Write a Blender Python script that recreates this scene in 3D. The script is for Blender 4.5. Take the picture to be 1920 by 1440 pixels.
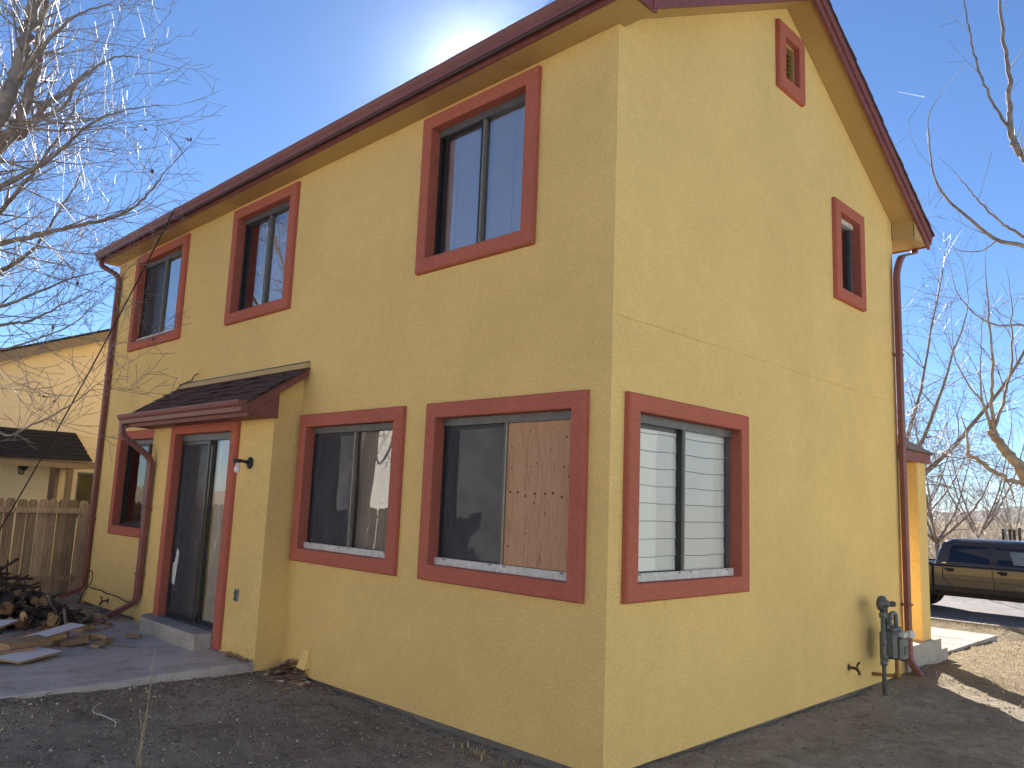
import bpy, math, random
from mathutils import Vector, Matrix, noise

R = math.radians
scene = bpy.context.scene
for o in list(bpy.data.objects):
    bpy.data.objects.remove(o, do_unlink=True)

# ------------------------------------------------------------------ camera
CAM = Vector((3.3083, -4.2905, 1.7028))
FW = Vector((-0.69728133, 0.7015161, 0.14722059))
RT = Vector((0.71286796, 0.70015149, 0.04008932))
UP = Vector((0.07495341, -0.13290238, 0.98829092))
FPX = 1492.84
cd = bpy.data.cameras.new('camera')
cam = bpy.data.objects.new('camera', cd)
scene.collection.objects.link(cam)
cam.matrix_world = Matrix(((RT.x, UP.x, -FW.x, CAM.x), (RT.y, UP.y, -FW.y, CAM.y),
                           (RT.z, UP.z, -FW.z, CAM.z), (0, 0, 0, 1)))
cd.sensor_fit = 'HORIZONTAL'
cd.sensor_width = 36
cd.lens = FPX * 36 / 1920
cd.clip_start = 0.05
cd.clip_end = 30000
scene.camera = cam

# ------------------------------------------------------------------ light
SUN_EL, SUN_AZ = 29.2, -48.3          # azimuth from +Y towards +X
sd = Vector((math.sin(R(SUN_AZ)) * math.cos(R(SUN_EL)), math.cos(R(SUN_AZ)) * math.cos(R(SUN_EL)), math.sin(R(SUN_EL))))
W = bpy.data.worlds.new("World")
scene.world = W
W.use_nodes = True
wn = W.node_tree
wn.nodes.clear()
sky = wn.nodes.new('ShaderNodeTexSky')
sky.sky_type = 'NISHITA'
sky.sun_disc = False
sky.sun_elevation = R(SUN_EL)
sky.sun_rotation = R(SUN_AZ)
sky.altitude = 2200
sky.air_density = 1.0
sky.dust_density = 0.1
sky.ozone_density = 6.0
bg = wn.nodes.new('ShaderNodeBackground')
bg.inputs['Strength'].default_value = 0.059
wo = wn.nodes.new('ShaderNodeOutputWorld')
wn.links.new(sky.outputs[0], bg.inputs[0])
wn.links.new(bg.outputs[0], wo.inputs[0])
sl = bpy.data.lights.new('sun', 'SUN')
sl.energy = 5.0
sl.angle = R(0.53)
sl.color = (1.0, 0.94, 0.86)
sun = bpy.data.objects.new('sun', sl)
scene.collection.objects.link(sun)
sun.location = sd * 50
sun.rotation_euler = sd.to_track_quat('Z', 'Y').to_euler()
scene.view_settings.view_transform = 'Standard'
scene.view_settings.look = 'None'
scene.view_settings.gamma = 1
scene.view_settings.use_curve_mapping = False
scene.view_settings.exposure = 1.57
scene.cycles.max_bounces = 10
scene.cycles.diffuse_bounces = 5
scene.cycles.transparent_max_bounces = 24
scene.cycles.caustics_reflective = False
scene.cycles.caustics_refractive = False

rnd = random.Random(7)


def at(u, v, dist):
    """world point seen at photo pixel (u, v), at a horizontal distance in metres"""
    d = FW + RT * ((u - 960) / FPX) - UP * ((v - 720) / FPX)
    return CAM + d * (dist / math.hypot(d.x, d.y))


def hit(u, v, ax, val):
    d = FW + RT * ((u - 960) / FPX) - UP * ((v - 720) / FPX)
    return CAM + d * ((val - CAM[ax]) / d[ax])


# ------------------------------------------------------------------ mesh helper
class MB:
    def __init__(self):
        self.v, self.f, self.m, self.s = [], [], [], []

    def face(self, pts, m=0, smooth=False):
        i = len(self.v)
        self.v += [tuple(p) for p in pts]
        self.f.append(tuple(range(i, i + len(pts))))
        self.m.append(m)
        self.s.append(smooth)

    def box(self, a, b, m=0, tf=None):
        x0, x1 = sorted((a[0], b[0])); y0, y1 = sorted((a[1], b[1])); z0, z1 = sorted((a[2], b[2]))
        P = [Vector(p) for p in ((x0, y0, z0), (x1, y0, z0), (x1, y1, z0), (x0, y1, z0),
                                 (x0, y0, z1), (x1, y0, z1), (x1, y1, z1), (x0, y1, z1))]
        if tf: P = [tf(p) if callable(tf) else tf @ p for p in P]
        i = len(self.v)
        self.v += [tuple(p) for p in P]
        fl = Matrix3det(tf) if tf else False
        for q in ((0, 3, 2, 1), (4, 5, 6, 7), (0, 1, 5, 4), (1, 2, 6, 5), (2, 3, 7, 6), (3, 0, 4, 7)):
            q = q[::-1] if fl else q
            self.f.append(tuple(i + k for k in q)); self.m.append(m); self.s.append(False)
        return self

    def bevbox(self, c, size, bev, m=0, tf=None):
        """box with chamfered edges about centre c"""
        hx, hy, hz = [s / 2 for s in size]
        rings = []
        for (z, ins) in ((-hz, bev), (-hz + bev, 0), (hz - bev, 0), (hz, bev)):
            ax, ay = hx - ins, hy - ins
            cb = bev
            ring = [(-ax + cb, -ay), (ax - cb, -ay), (ax, -ay + cb), (ax, ay - cb),
                    (ax - cb, ay), (-ax + cb, ay), (-ax, ay - cb), (-ax, -ay + cb)]
            rings.append([Vector((c[0] + p[0], c[1] + p[1], c[2] + z)) for p in ring])
        if tf: rings = [[tf @ p for p in r] for r in rings]
        self.loft(rings, True, True, True, m)
        return self

    def loft(self, rings, closed=True, cap0=False, cap1=False, m=0, smooth=False):
        i = len(self.v); n = len(rings[0])
        for r in rings: self.v += [tuple(p) for p in r]
        for k in range(len(rings) - 1):
            for j in range(n if closed else n - 1):
                a = i + k * n + j; b = i + k * n + (j + 1) % n
                self.f.append((a, b, b + n, a + n)); self.m.append(m); self.s.append(smooth)
        if cap0: self.f.append(tuple(i + j for j in range(n))[::-1]); self.m.append(m); self.s.append(False)
        if cap1: self.f.append(tuple(i + (len(rings) - 1) * n + j for j in range(n))); self.m.append(m); self.s.append(False)

    def tube(self, pts, rad, sides=8, m=0, caps=True, smooth=True, flat=None):
        """tube along pts; rad a number or a list; flat=(a,b) rectangular section half sizes"""
        pts = [Vector(p) for p in pts]
        n = len(pts)
        rads = [rad] * n if isinstance(rad, (int, float)) else rad
        T = []
        for i in range(n):
            t = pts[min(i + 1, n - 1)] - pts[max(i - 1, 0)]
            T.append(t.normalized() if t.length > 1e-9 else Vector((0, 0, 1)))
        ref = Vector((0, 0, 1)) if abs(T[0].z) < .9 else Vector((1, 0, 0))
        u = T[0].cross(ref).normalized()
        rings = []
        for i in range(n):
            u = (u - T[i] * u.dot(T[i]))
            u = u.normalized() if u.length > 1e-6 else T[i].orthogonal().normalized()
            w = T[i].cross(u)
            rings.append([pts[i] + (u * math.cos(2 * math.pi * k / sides) + w * math.sin(2 * math.pi * k / sides)) * rads[i]
                          for k in range(sides)])
        self.loft(rings, True, caps, caps, m, smooth)
        return self

    def rtube(self, pts, a, b, side, m=0):
        """rectangular tube: half width a along 'side', half depth b across"""
        pts = [Vector(p) for p in pts]; n = len(pts); side = Vector(side).normalized()
        rings = []
        for i in range(n):
            t = (pts[min(i + 1, n - 1)] - pts[max(i - 1, 0)]).normalized()
            w = t.cross(side).normalized()
            c = 0.3
            rings.append([pts[i] + side * (a * p) + w * (b * q) for p, q in
                          ((-1, -1 + c), (-1 + c, -1), (1 - c, -1), (1, -1 + c), (1, 1 - c), (1 - c, 1), (-1 + c, 1), (-1, 1 - c))])
        self.loft(rings, True, True, True, m)
        return self

    def lathe(self, o, axis, prof, sides=20, m=0):
        o = Vector(o); axis = Vector(axis).normalized(); u = axis.orthogonal().normalized(); w = axis.cross(u)
        rings = [[o + axis * h + (u * math.cos(2 * math.pi * k / sides) + w * math.sin(2 * math.pi * k / sides)) * max(r, 1e-4)
                  for k in range(sides)] for r, h in prof]
        self.loft(rings, True, True, True, m, True)
        return self

    def build(self, name, mats, parent=None, origin=None):
        me = bpy.data.meshes.new(name)
        vs = self.v
        if origin is not None: vs = [(p[0] - origin[0], p[1] - origin[1], p[2] - origin[2]) for p in vs]
        me.from_pydata(vs, [], self.f)
        if not isinstance(mats, (list, tuple)): mats = [mats]
        for q in mats: me.materials.append(q)
        me.polygons.foreach_set('material_index', self.m)
        me.polygons.foreach_set('use_smooth', self.s)
        me.update()
        o = bpy.data.objects.new(name, me)
        scene.collection.objects.link(o)
        if parent is not None:
            o.parent = parent
            if origin is None and parent.location.length > 0:
                o.matrix_parent_inverse = Matrix.Translation(parent.location).inverted()
        if origin is not None: o.location = origin
        return o


def Matrix3det(tf):
    if callable(tf):
        o = tf(Vector((0, 0, 0)))
        a, b, c = (tf(Vector(p)) - o for p in ((1, 0, 0), (0, 1, 0), (0, 0, 1)))
        return a.cross(b).dot(c) < 0
    return tf.to_3x3().determinant() < 0


def tag(o, label=None, cat=None, group=None, kind=None):
    if label: o['label'] = label
    if cat: o['category'] = cat
    if group: o['group'] = group
    if kind: o['kind'] = kind
    return o


def thing(name, label, cat, loc=(0, 0, 0), group=None):
    o = bpy.data.objects.new(name, None)
    o.empty_display_size = .2
    scene.collection.objects.link(o)
    o.location = loc
    return tag(o, label, cat, group)


# ------------------------------------------------------------------ materials
class NT:
    def __init__(self, name):
        self.mat = bpy.data.materials.new(name)
        self.mat.use_nodes = True
        self.t = self.mat.node_tree
        self.t.nodes.clear()
        self.out = self.n('ShaderNodeOutputMaterial')
        self.co = self.n('ShaderNodeTexCoord').outputs['Object']

    def n(self, typ, **kw):
        x = self.t.nodes.new(typ)
        for k, v in kw.items(): setattr(x, k, v)
        return x

    def l(self, a, b): self.t.links.new(a, b)

    def map(self, scale=(1, 1, 1), rot=(0, 0, 0)):
        x = self.n('ShaderNodeMapping'); x.inputs['Scale'].default_value = scale; x.inputs['Rotation'].default_value = rot
        self.l(self.co, x.inputs[0]); return x.outputs[0]

    def noise(self, scale, detail=4, rough=.55, vec=None, dist=0):
        x = self.n('ShaderNodeTexNoise')
        x.inputs['Scale'].default_value = scale; x.inputs['Detail'].default_value = detail
        x.inputs['Roughness'].default_value = rough; x.inputs['Distortion'].default_value = dist
        self.l(vec or self.co, x.inputs['Vector']); return x.outputs['Fac']

    def voro(self, scale, feature='F1', vec=None, out='Distance'):
        x = self.n('ShaderNodeTexVoronoi', feature=feature)
        x.inputs['Scale'].default_value = scale
        self.l(vec or self.co, x.inputs['Vector']); return x.outputs[out]

    def ramp(self, fac, stops, interp='LINEAR'):
        x = self.n('ShaderNodeValToRGB'); cr = x.color_ramp; cr.interpolation = interp
        while len(cr.elements) < len(stops): cr.elements.new(.5)
        for e, (p, c) in zip(cr.elements, stops):
            e.position = p; e.color = (*c, 1) if len(c) == 3 else c
        self.l(fac, x.inputs[0]); return x.outputs[0]

    def mix(self, fac, a, b, blend='MIX'):
        x = self.n('ShaderNodeMix', data_type='RGBA', blend_type=blend)
        for s, v in ((x.inputs[0], fac), (x.inputs[6], a), (x.inputs[7], b)):
            if isinstance(v, (int, float)): s.default_value = v
            elif isinstance(v, (tuple, list)): s.default_value = (*v, 1)
            else: self.l(v, s)
        return x.outputs[2]

    def math(self, op, a, b=0.0):
        x = self.n('ShaderNodeMath', operation=op)
        for s, v in ((x.inputs[0], a), (x.inputs[1], b)):
            if isinstance(v, (int, float)): s.default_value = v
            else: self.l(v, s)
        return x.outputs[0]

    def bump(self, h, strength=.3, dist=.01, prev=None):
        x = self.n('ShaderNodeBump'); x.inputs['Strength'].default_value = strength; x.inputs['Distance'].default_value = dist
        self.l(h, x.inputs['Height'])
        if prev: self.l(prev, x.inputs['Normal'])
        return x.outputs[0]

    def bsdf(self, col, rough=.8, normal=None, metal=0, spec=.5, coat=0):
        x = self.n('ShaderNodeBsdfPrincipled')
        if isinstance(col, (tuple, list)): x.inputs['Base Color'].default_value = (*col, 1)
        else: self.l(col, x.inputs['Base Color'])
        if isinstance(rough, (int, float)): x.inputs['Roughness'].default_value = rough
        else: self.l(rough, x.inputs['Roughness'])
        x.inputs['Metallic'].default_value = metal
        x.inputs['Specular IOR Level'].default_value = spec
        x.inputs['Coat Weight'].default_value = coat
        x.inputs['Coat Roughness'].default_value = .03
        if normal: self.l(normal, x.inputs['Normal'])
        self.l(x.outputs[0], self.out.inputs[0])
        return self.mat


def mul(c, k): return tuple(min(1, x * k) for x in c)


def m_plain(name, col, rough=.6, var=.12, nscale=6, bump=.0, bscale=200, metal=0, spec=.5, coat=0):
    t = NT(name)
    f = t.noise(nscale, 5, .6)
    c = t.ramp(f, [(.3, mul(col, 1 - var)), (.7, mul(col, 1 + var))])
    nm = t.bump(t.noise(bscale, 3), bump, .004) if bump else None
    return t.bsdf(c, rough, nm, metal, spec, coat)


def m_stucco(name, col, var=.07, grain=.12, bs=.55, spec=.2, flow=False):
    t = NT(name)
    big = t.noise(.9, 5, .6, dist=.4)
    mid = t.noise(9, 4, .6)
    fine = t.noise(52, 4, .7)
    grains = t.noise(150, 2, .6)
    c = t.ramp(big, [(.3, mul(col, 1 - var)), (.7, mul(col, 1 + var))])
    c = t.mix(.6, c, t.ramp(mid, [(.3, (1 - var,) * 3), (.7, (1 + var * .6,) * 3)]), 'MULTIPLY')
    c = t.mix(.9, c, t.ramp(fine, [(.3, (1 - grain * 1.4, 1 - grain * 1.5, 1 - grain * 1.7)), (.68, (1, 1, 1))]), 'MULTIPLY')
    v = t.voro(75, 'SMOOTH_F1')
    h = t.math('ADD', t.math('MULTIPLY', fine, 1.0), t.math('ADD', t.math('MULTIPLY', grains, .5), t.math('MULTIPLY', v, -.5)))
    nm = t.bump(h, bs, .011)
    nm = t.bump(t.noise(3.5, 2), .12, .03, nm)
    return t.bsdf(c, .88, nm, spec=spec)


YEL = (.89, .63, .245)
M = {}
M['stucco'] = m_stucco('yellow_stucco', YEL, .06, .17, .7)
M['soffit'] = m_plain('soffit_paint', (.47, .305, .115), .55, .05, 3, .08, 60)
M['terra'] = m_stucco('terracotta_stucco', (.52, .155, .105), .06, .2, .55)
M['maroon'] = m_plain('maroon_paint', (.20, .066, .058), .48, .12, 4, .04, 40)
M['maroonwood'] = m_plain('maroon_painted_wood', (.21, .066, .058), .6, .25, 14, .3, 60)
M['bronze'] = m_plain('bronze_aluminium', (.028, .026, .027), .35, .2, 10)
M['bronzegrey'] = m_plain('weathered_bronze_track', (.105, .102, .105), .42, .2, 12)
M['mulltan'] = m_plain('worn_mullion_edge', (.24, .215, .17), .4, .2, 30)
M['whitealu'] = m_plain('dirty_white_aluminium', (.56, .54, .51), .5, .22, 22)
M['dark'] = m_plain('interior_wall_paint', (.34, .31, .28), .9, .05)
M['iron'] = m_plain('matt_black_metal', (.018, .017, .018), .45, .2, 20)
M['bulb'] = m_plain('frosted_bulb', (.78, .72, .78), .3, .02)
M['galv'] = m_plain('grey_meter_paint', (.125, .135, .125), .5, .22, 18, .15, 90)
M['galvdark'] = m_plain('dark_grey_pipe', (.075, .077, .075), .5, .3, 25, .2, 120)
M['rust'] = m_plain('rusty_yellow_pipe', (.30, .155, .045), .65, .35, 25, .3, 100)
M['brass'] = m_plain('weathered_brass', (.10, .068, .035), .5, .5, 60, .2, 200, .6)
M['outlet'] = m_plain('grey_outlet_cover', (.23, .25, .29), .4, .1, 40)
M['cable'] = m_plain('black_cable', (.022, .014, .014), .6, .1)


def m_shingle(name, col, speck=.5):
    t = NT(name)
    f = t.noise(150, 3, .7); b = t.noise(3, 3)
    c = t.ramp(f, [(.3, mul(col, 1 - speck)), (.7, mul(col, 1 + speck))])
    c = t.mix(.7, c, t.ramp(b, [(.3, (.75, .75, .75)), (.7, (1.15, 1.1, 1.1))]), 'MULTIPLY')
    return t.bsdf(c, .92, t.bump(f, .6, .004), spec=.2)


M['shingle'] = m_shingle('brown_asphalt_shingle', (.105, .066, .062))
M['shinglegrey'] = m_shingle('dark_grey_asphalt_shingle', (.035, .034, .038))
M['shingletan'] = m_shingle('brown_grey_shingle', (.15, .12, .10))


def m_glass(name, tint=.82, refl=1.5, wob=.25, add=.02, wscale=2.3):
    t = NT(name)
    nm = t.bump(t.noise(wscale, 2, .5), wob, .02)
    fr = t.n('ShaderNodeFresnel'); fr.inputs[0].default_value = 1.5
    t.l(nm, fr.inputs['Normal'])
    fac = t.math('MINIMUM', t.math('ADD', t.math('MULTIPLY', fr.outputs[0], refl), add), 1.0)
    gl = t.n('ShaderNodeBsdfGlossy'); gl.inputs['Roughness'].default_value = .01
    t.l(nm, gl.inputs['Normal'])
    tr = t.n('ShaderNodeBsdfTransparent'); tr.inputs[0].default_value = (tint, tint, tint, 1)
    mx = t.n('ShaderNodeMixShader')
    t.l(fac, mx.inputs[0]); t.l(tr.outputs[0], mx.inputs[1]); t.l(gl.outputs[0], mx.inputs[2])
    t.l(mx.outputs[0], t.out.inputs[0])
    return t.mat


M['glass'] = m_glass('window_glass')
M['glassref'] = m_glass('double_glazed_reflective', .86, 2.0, .16, .07, 1.3)
M['glassclear'] = m_glass('clear_glass', .97, .8, .04, .0, 1.3)
M['glassblind'] = m_glass('lightly_reflective_glass', .98, 1.5, .10, .36, 1.3)
M['glassmirror'] = m_glass('coated_upper_glass', .92, 2.2, .3, .5, 1.5)


def m_screen():
    t = NT('insect_screen_mesh')
    df = t.n('ShaderNodeBsdfDiffuse'); df.inputs[0].default_value = (.10, .10, .115, 1)
    tr = t.n('ShaderNodeBsdfTransparent'); tr.inputs[0].default_value = (1, 1, 1, 1)
    mx = t.n('ShaderNodeMixShader')
    f = t.ramp(t.noise(5, 4, .6), [(.3, (.45,) * 3), (.7, (.68,) * 3)])
    t.l(f, mx.inputs[0]); t.l(tr.outputs[0], mx.inputs[1]); t.l(df.outputs[0], mx.inputs[2])
    t.l(mx.outputs[0], t.out.inputs[0]); return t.mat


M['screen'] = m_screen()


def m_ply():
    t = NT('plywood')
    v = t.map((9, 1, .9))
    g = t.noise(2.2, 6, .6, v, 1.8)
    c = t.ramp(g, [(.28, (.30, .145, .075)), (.42, (.46, .25, .135)), (.55, (.53, .305, .17)), (.72, (.39, .205, .105))])
    lines = t.ramp(t.noise(5, 3, .6, t.map((11, 1, .45)), 2.6), [(.475, (1, 1, 1)), (.495, (.62, .5, .42)), (.515, (1, 1, 1))])
    c = t.mix(.85, c, lines, 'MULTIPLY')
    return t.bsdf(c, .65, t.bump(g, .1, .003), spec=.3)


M['ply'] = m_ply()
M['knot'] = m_plain('wood_knot', (.075, .03, .022), .6, .3, 90)
M['curtain'] = m_plain('pale_curtain_cloth', (.84, .80, .73), .9, .05, 4)
M['curtdark'] = m_plain('brown_curtain_cloth', (.44, .40, .36), .9, .1, 5)
M['blind'] = m_plain('sky_tinted_blind_slats', (.86, .87, .97), .6, .03, 5)  # bluish tint puts the reflected sky into the slat colour
M['paper'] = m_plain('white_pleated_shade', (.82, .83, .82), .7, .05, 2.5)


def m_concrete(name, col, rough=.85):
    t = NT(name)
    a = t.noise(1.3, 6, .65, dist=.5); b = t.noise(40, 4, .7); s = t.noise(5, 5, .7)
    c = t.ramp(a, [(.3, mul(col, .72)), (.55, col), (.75, mul(col, 1.18))])
    c = t.mix(.7, c, t.ramp(b, [(.3, (.8, .8, .8)), (.7, (1.1, 1.1, 1.1))]), 'MULTIPLY')
    c = t.mix(.55, c, t.ramp(s, [(.35, (.62, .58, .54)), (.5, (1, 1, 1))]), 'MULTIPLY')
    return t.bsdf(c, rough, t.bump(t.math('ADD', b, t.math('MULTIPLY', s, 2)), .35, .006), spec=.25)


M['conc'] = m_concrete('patio_concrete', (.53, .485, .46))
M['concstep'] = m_concrete('step_concrete', (.42, .38, .34))
M['concdark'] = m_concrete('dark_foundation_concrete', (.20, .18, .16))  # darker concrete for the strip below the stucco
M['concpale'] = m_concrete('pale_concrete', (.40, .37, .33))


def m_wood(name, c0, c1, axis='z', scale=1.0):
    t = NT(name)
    sc = {'z': (22, 22, 1.2), 'x': (1.2, 22, 22), 'y': (22, 1.2, 22)}[axis]
    g = t.noise(1.6 * scale, 6, .65, t.map(sc), .6)
    b = t.noise(1.7, 4)
    oi = t.n('ShaderNodeObjectInfo')
    c = t.ramp(g, [(.3, c0), (.7, c1)])
    c = t.mix(.8, c, t.ramp(b, [(.3, (.7, .68, .66)), (.7, (1.1, 1.1, 1.1))]), 'MULTIPLY')
    c = t.mix(.75, c, t.ramp(oi.outputs['Random'], [(0, (.5, .48, .46)), (1, (1.2, 1.17, 1.12))]), 'MULTIPLY')
    return t.bsdf(c, .88, t.bump(g, .5, .004), spec=.15)


M['fence'] = m_wood('weathered_fence_wood', (.30, .21, .135), (.60, .46, .31))
M['bark'] = m_plain('grey_brown_bark', (.27, .215, .165), .85, .4, 9, .8, 45)
M['twig'] = m_plain('grey_twig_bark', (.30, .258, .228), .55, .3, 5)
M['twigdark'] = m_plain('brown_twig_bark', (.27, .205, .17), .5, .3, 5)
M['strawtwig'] = m_plain('tan_twig_bark', (.42, .33, .24), .6, .3, 3)
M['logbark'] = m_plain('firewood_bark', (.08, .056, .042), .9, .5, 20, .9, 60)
M['stick'] = m_plain('grey_dead_stick', (.19, .155, .125), .85, .3, 14, .4, 80)


def m_logend():
    t = NT('cut_log_end')
    oi = t.n('ShaderNodeObjectInfo')
    b = t.noise(24, 5, .7)
    c = t.ramp(oi.outputs['Random'], [(0, (.28, .15, .07)), (.5, (.55, .33, .15)), (1, (.68, .46, .25))])
    c = t.mix(.8, c, t.ramp(b, [(.3, (.55, .5, .45)), (.7, (1.1, 1.1, 1.1))]), 'MULTIPLY')
    return t.bsdf(c, .85, t.bump(b, .4, .004), spec=.2)


M['logend'] = m_logend()
M['plank'] = m_wood('raw_plank_wood', (.30, .19, .11), (.46, .32, .20), 'x')
M['whiteboard'] = m_plain('white_laminate_board', (.62, .62, .68), .45, .08, 3)
M['boardedge'] = m_plain('particle_board_edge', (.32, .21, .12), .85, .2, 60)


def m_ground():
    t = NT('dirt_and_dry_grass')
    sep = t.n('ShaderNodeSeparateXYZ'); t.l(t.co, sep.inputs[0])
    a = t.noise(.7, 6, .6, dist=.4); b = t.noise(9, 6, .7); c = t.noise(70, 4, .75); p = t.voro(55)
    dirt = t.ramp(a, [(.3, (.32, .272, .222)), (.5, (.45, .392, .325)), (.72, (.56, .50, .42))])
    dirt = t.mix(.8, dirt, t.ramp(b, [(.3, (.6, .58, .56)), (.5, (.95, .95, .95)), (.75, (1.3, 1.28, 1.25))]), 'MULTIPLY')
    dirt = t.mix(.85, dirt, t.ramp(c, [(.3, (.62, .6, .58)), (.6, (1.08, 1.08, 1.08)), (.75, (1.5, 1.45, 1.4))]), 'MULTIPLY')
    st = t.noise(3, 6, .75, t.map((14, 3.5, 1), (0, 0, .9)), 1.5)
    st2 = t.noise(26, 5, .75)
    straw = t.ramp(st, [(.3, (.21, .16, .095)), (.5, (.36, .29, .185)), (.7, (.50, .41, .285))])
    straw = t.mix(.9, straw, t.ramp(st2, [(.32, (.55, .52, .48)), (.6, (1.1, 1.1, 1.1))]), 'MULTIPLY')
    straw = t.mix(.5, straw, t.ramp(b, [(.35, (.7, .66, .6)), (.6, (1.1, 1.1, 1.1))]), 'MULTIPLY')
    # the front yard has dry grass, the strip beside and behind the house bare soil
    d = t.math('ADD', t.math('ADD', sep.outputs['Y'], t.math('MULTIPLY', sep.outputs['X'], .55)), t.math('MULTIPLY', a, 2.6))
    k = t.n('ShaderNodeMapRange'); k.inputs['From Min'].default_value = 6.1; k.inputs['From Max'].default_value = 7.3
    t.l(d, k.inputs[0])
    k2 = t.n('ShaderNodeMapRange'); k2.inputs['From Min'].default_value = -7; k2.inputs['From Max'].default_value = -10
    t.l(sep.outputs['Y'], k2.inputs[0])
    kk = t.math('MAXIMUM', k.outputs[0], k2.outputs[0])
    col = t.mix(kk, dirt, straw)
    h = t.math('ADD', t.math('MULTIPLY', b, 2.0), t.math('ADD', c, t.math('MULTIPLY', p, -.5)))
    return t.bsdf(col, .95, t.bump(h, .95, .032), spec=.1)


M['ground'] = m_ground()
M['asphalt'] = m_plain('pale_asphalt', (.19, .165, .16), .9, .15, 2, .4, 90)
M['leaf'] = None


def m_random(name, stops, rough=.8, island=True):
    t = NT(name)
    g = t.n('ShaderNodeNewGeometry')
    return t.bsdf(t.ramp(g.outputs['Random Per Island'], stops), rough, spec=.2)


M['leaf'] = m_random('dry_leaves', [(0, (.17, .095, .06)), (.4, (.36, .235, .145)), (.75, (.55, .41, .28)), (1, (.72, .60, .46))])
M['leaftree'] = m_random('clinging_dead_leaves', [(0, (.06, .035, .022)), (1, (.20, .115, .06))])
M['pebble'] = m_random('pebbles_and_clods', [(0, (.12, .095, .08)), (.6, (.25, .21, .18)), (.95, (.33, .285, .25)), (.985, (.40, .36, .32)), (1, (.72, .69, .65))])
M['straw'] = m_random('dry_grass_blades', [(0, (.28, .20, .11)), (.5, (.46, .35, .21)), (1, (.62, .51, .34))])
M['siding'] = m_plain('tan_lap_siding', (.88, .76, .50), .65, .05, 1.5, .05, 30)
M['sidingpale'] = m_plain('pale_lap_siding', (.74, .71, .64), .65, .05, 1.5)
M['sidingcool'] = m_plain('cool_white_lap_siding', (.68, .74, .71), .65, .05, 1.5)
M['tantrim'] = m_plain('tan_trim_paint', (.27, .205, .135), .6, .08)
M['brownpost'] = m_plain('dark_brown_post', (.085, .068, .05), .6, .1)
M['cream'] = m_plain('cream_window_frame', (.72, .62, .43), .5, .04)
M['sage'] = m_plain('sage_curtain', (.22, .23, .135), .85, .12, 3)
M['paint'] = m_plain('grey_metallic_car_paint', (.060, .056, .053), .34, .06, 2, 0, 1, .35, .5, .6)
M['carglass'] = m_plain('tinted_car_glass', (.006, .007, .012), .04, .1, 1, spec=.7)
M['carreflpale'] = m_plain('painted_window_reflection', (.16, .20, .22), .06, .2, 3, spec=.7)  # pale colour paints a reflection over the front side windows
M['rubber'] = m_plain('black_rubber', (.015, .015, .015), .75, .1)
M['rim'] = m_plain('alloy_rim', (.35, .35, .36), .3, .1, 5, metal=.8)
M['chrome'] = m_plain('chrome', (.65, .65, .66), .15, .02, metal=1)
M['hill'] = m_plain('scrubby_hills', (.085, .072, .055), .95, .3, .004)
M['rope'] = m_plain('white_string', (.55, .53, .52), .8, .1)
M['flap'] = m_stucco('yellow_vent_flap', mul(YEL, 1.0), .04, .1, .2)
M['foil'] = m_plain('torn_foil_paper', (.62, .62, .64), .35, .25, 30, .5, 40)

# ------------------------------------------------------------------ ground
HW, HL = 5.44, 9.86      # house: gable width along y, facade length along -x
ZS = 5.2


def sstep(a, b, x):
    t = max(0, min(1, (x - a) / (b - a))); return t * t * (3 - 2 * t)


def gz(x, y, fine=True):
    z = -.035 - .58 * sstep(8.5, 15.5, y) - .06 * sstep(1, 6, x) * 0
    z -= .03 * sstep(-2.8, -1.2, x) * (1 - sstep(0.4, 1.0, x)) * sstep(-.9, -.1, y) * (1 - sstep(.3, .5, y))
    if fine and -14 < x < 9 and -9 < y < 12:
        w = 1.0
        z += (noise.noise((x * .9, y * .9, 3)) * .03 + noise.noise((x * 3.1, y * 3.1, 9)) * .018
              + noise.noise((x * 7, y * 7, 1)) * .015) * w
        # slope of soil scraped against the front corner
        z += .09 * math.exp(-(((x - .35) / .55) ** 2 + ((y - 5.9) / .7) ** 2))
        if x > -4.2 and y < -.1: z += (.02 + .06 * sstep(-.4, -1.9, y)) * math.exp(-((x + 4.0) / .34) ** 2) * (.95 + .5 * noise.noise((y * 2.2, x, 7)))
        if -8 < x < -4.05 and y < .2 and y > -9:   # soil runs under the slab
            z = min(z, -.03)
    return z


def axis_pts(a, b, step, far):
    out = []; x = a
    while x <= b: out.append(x); x += step
    s = step; lo = a
    pre = []
    while lo > -far: s *= 1.35; lo -= s; pre.append(lo)
    s = step; hi = out[-1]; post = []
    while hi < far: s *= 1.35; hi += s; post.append(hi)
    return pre[::-1] + out + post


gm = MB()
xs = axis_pts(-12, 5.5, .065, 7000); ys = axis_pts(-4.5, 10, .065, 7000)
gm.v = [(x, y, gz(x, y)) for y in ys for x in xs]
nx = len(xs)
for j in range(len(ys) - 1):
    for i in range(nx - 1):
        a = j * nx + i
        gm.f.append((a, a + 1, a + 1 + nx, a + nx))
gm.m = [0] * len(gm.f); gm.s = [True] * len(gm.f)
tag(gm.build('ground', M['ground']), kind='structure')

rd = MB()
for k in range(40):
    x0, x1 = -100 + k * 5, -95 + k * 5
    rd.face([(x0, 16.6, -.603), (x1, 16.6, -.603), (x1, 25, -.603), (x0, 25, -.603)])
tag(rd.build('road', M['asphalt']), kind='structure')
kb = MB()
kb.box((-100, 16.42, -.66), (100, 16.6, -.575))
tag(kb.build('kerb', M['concpale']), kind='structure')

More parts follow.
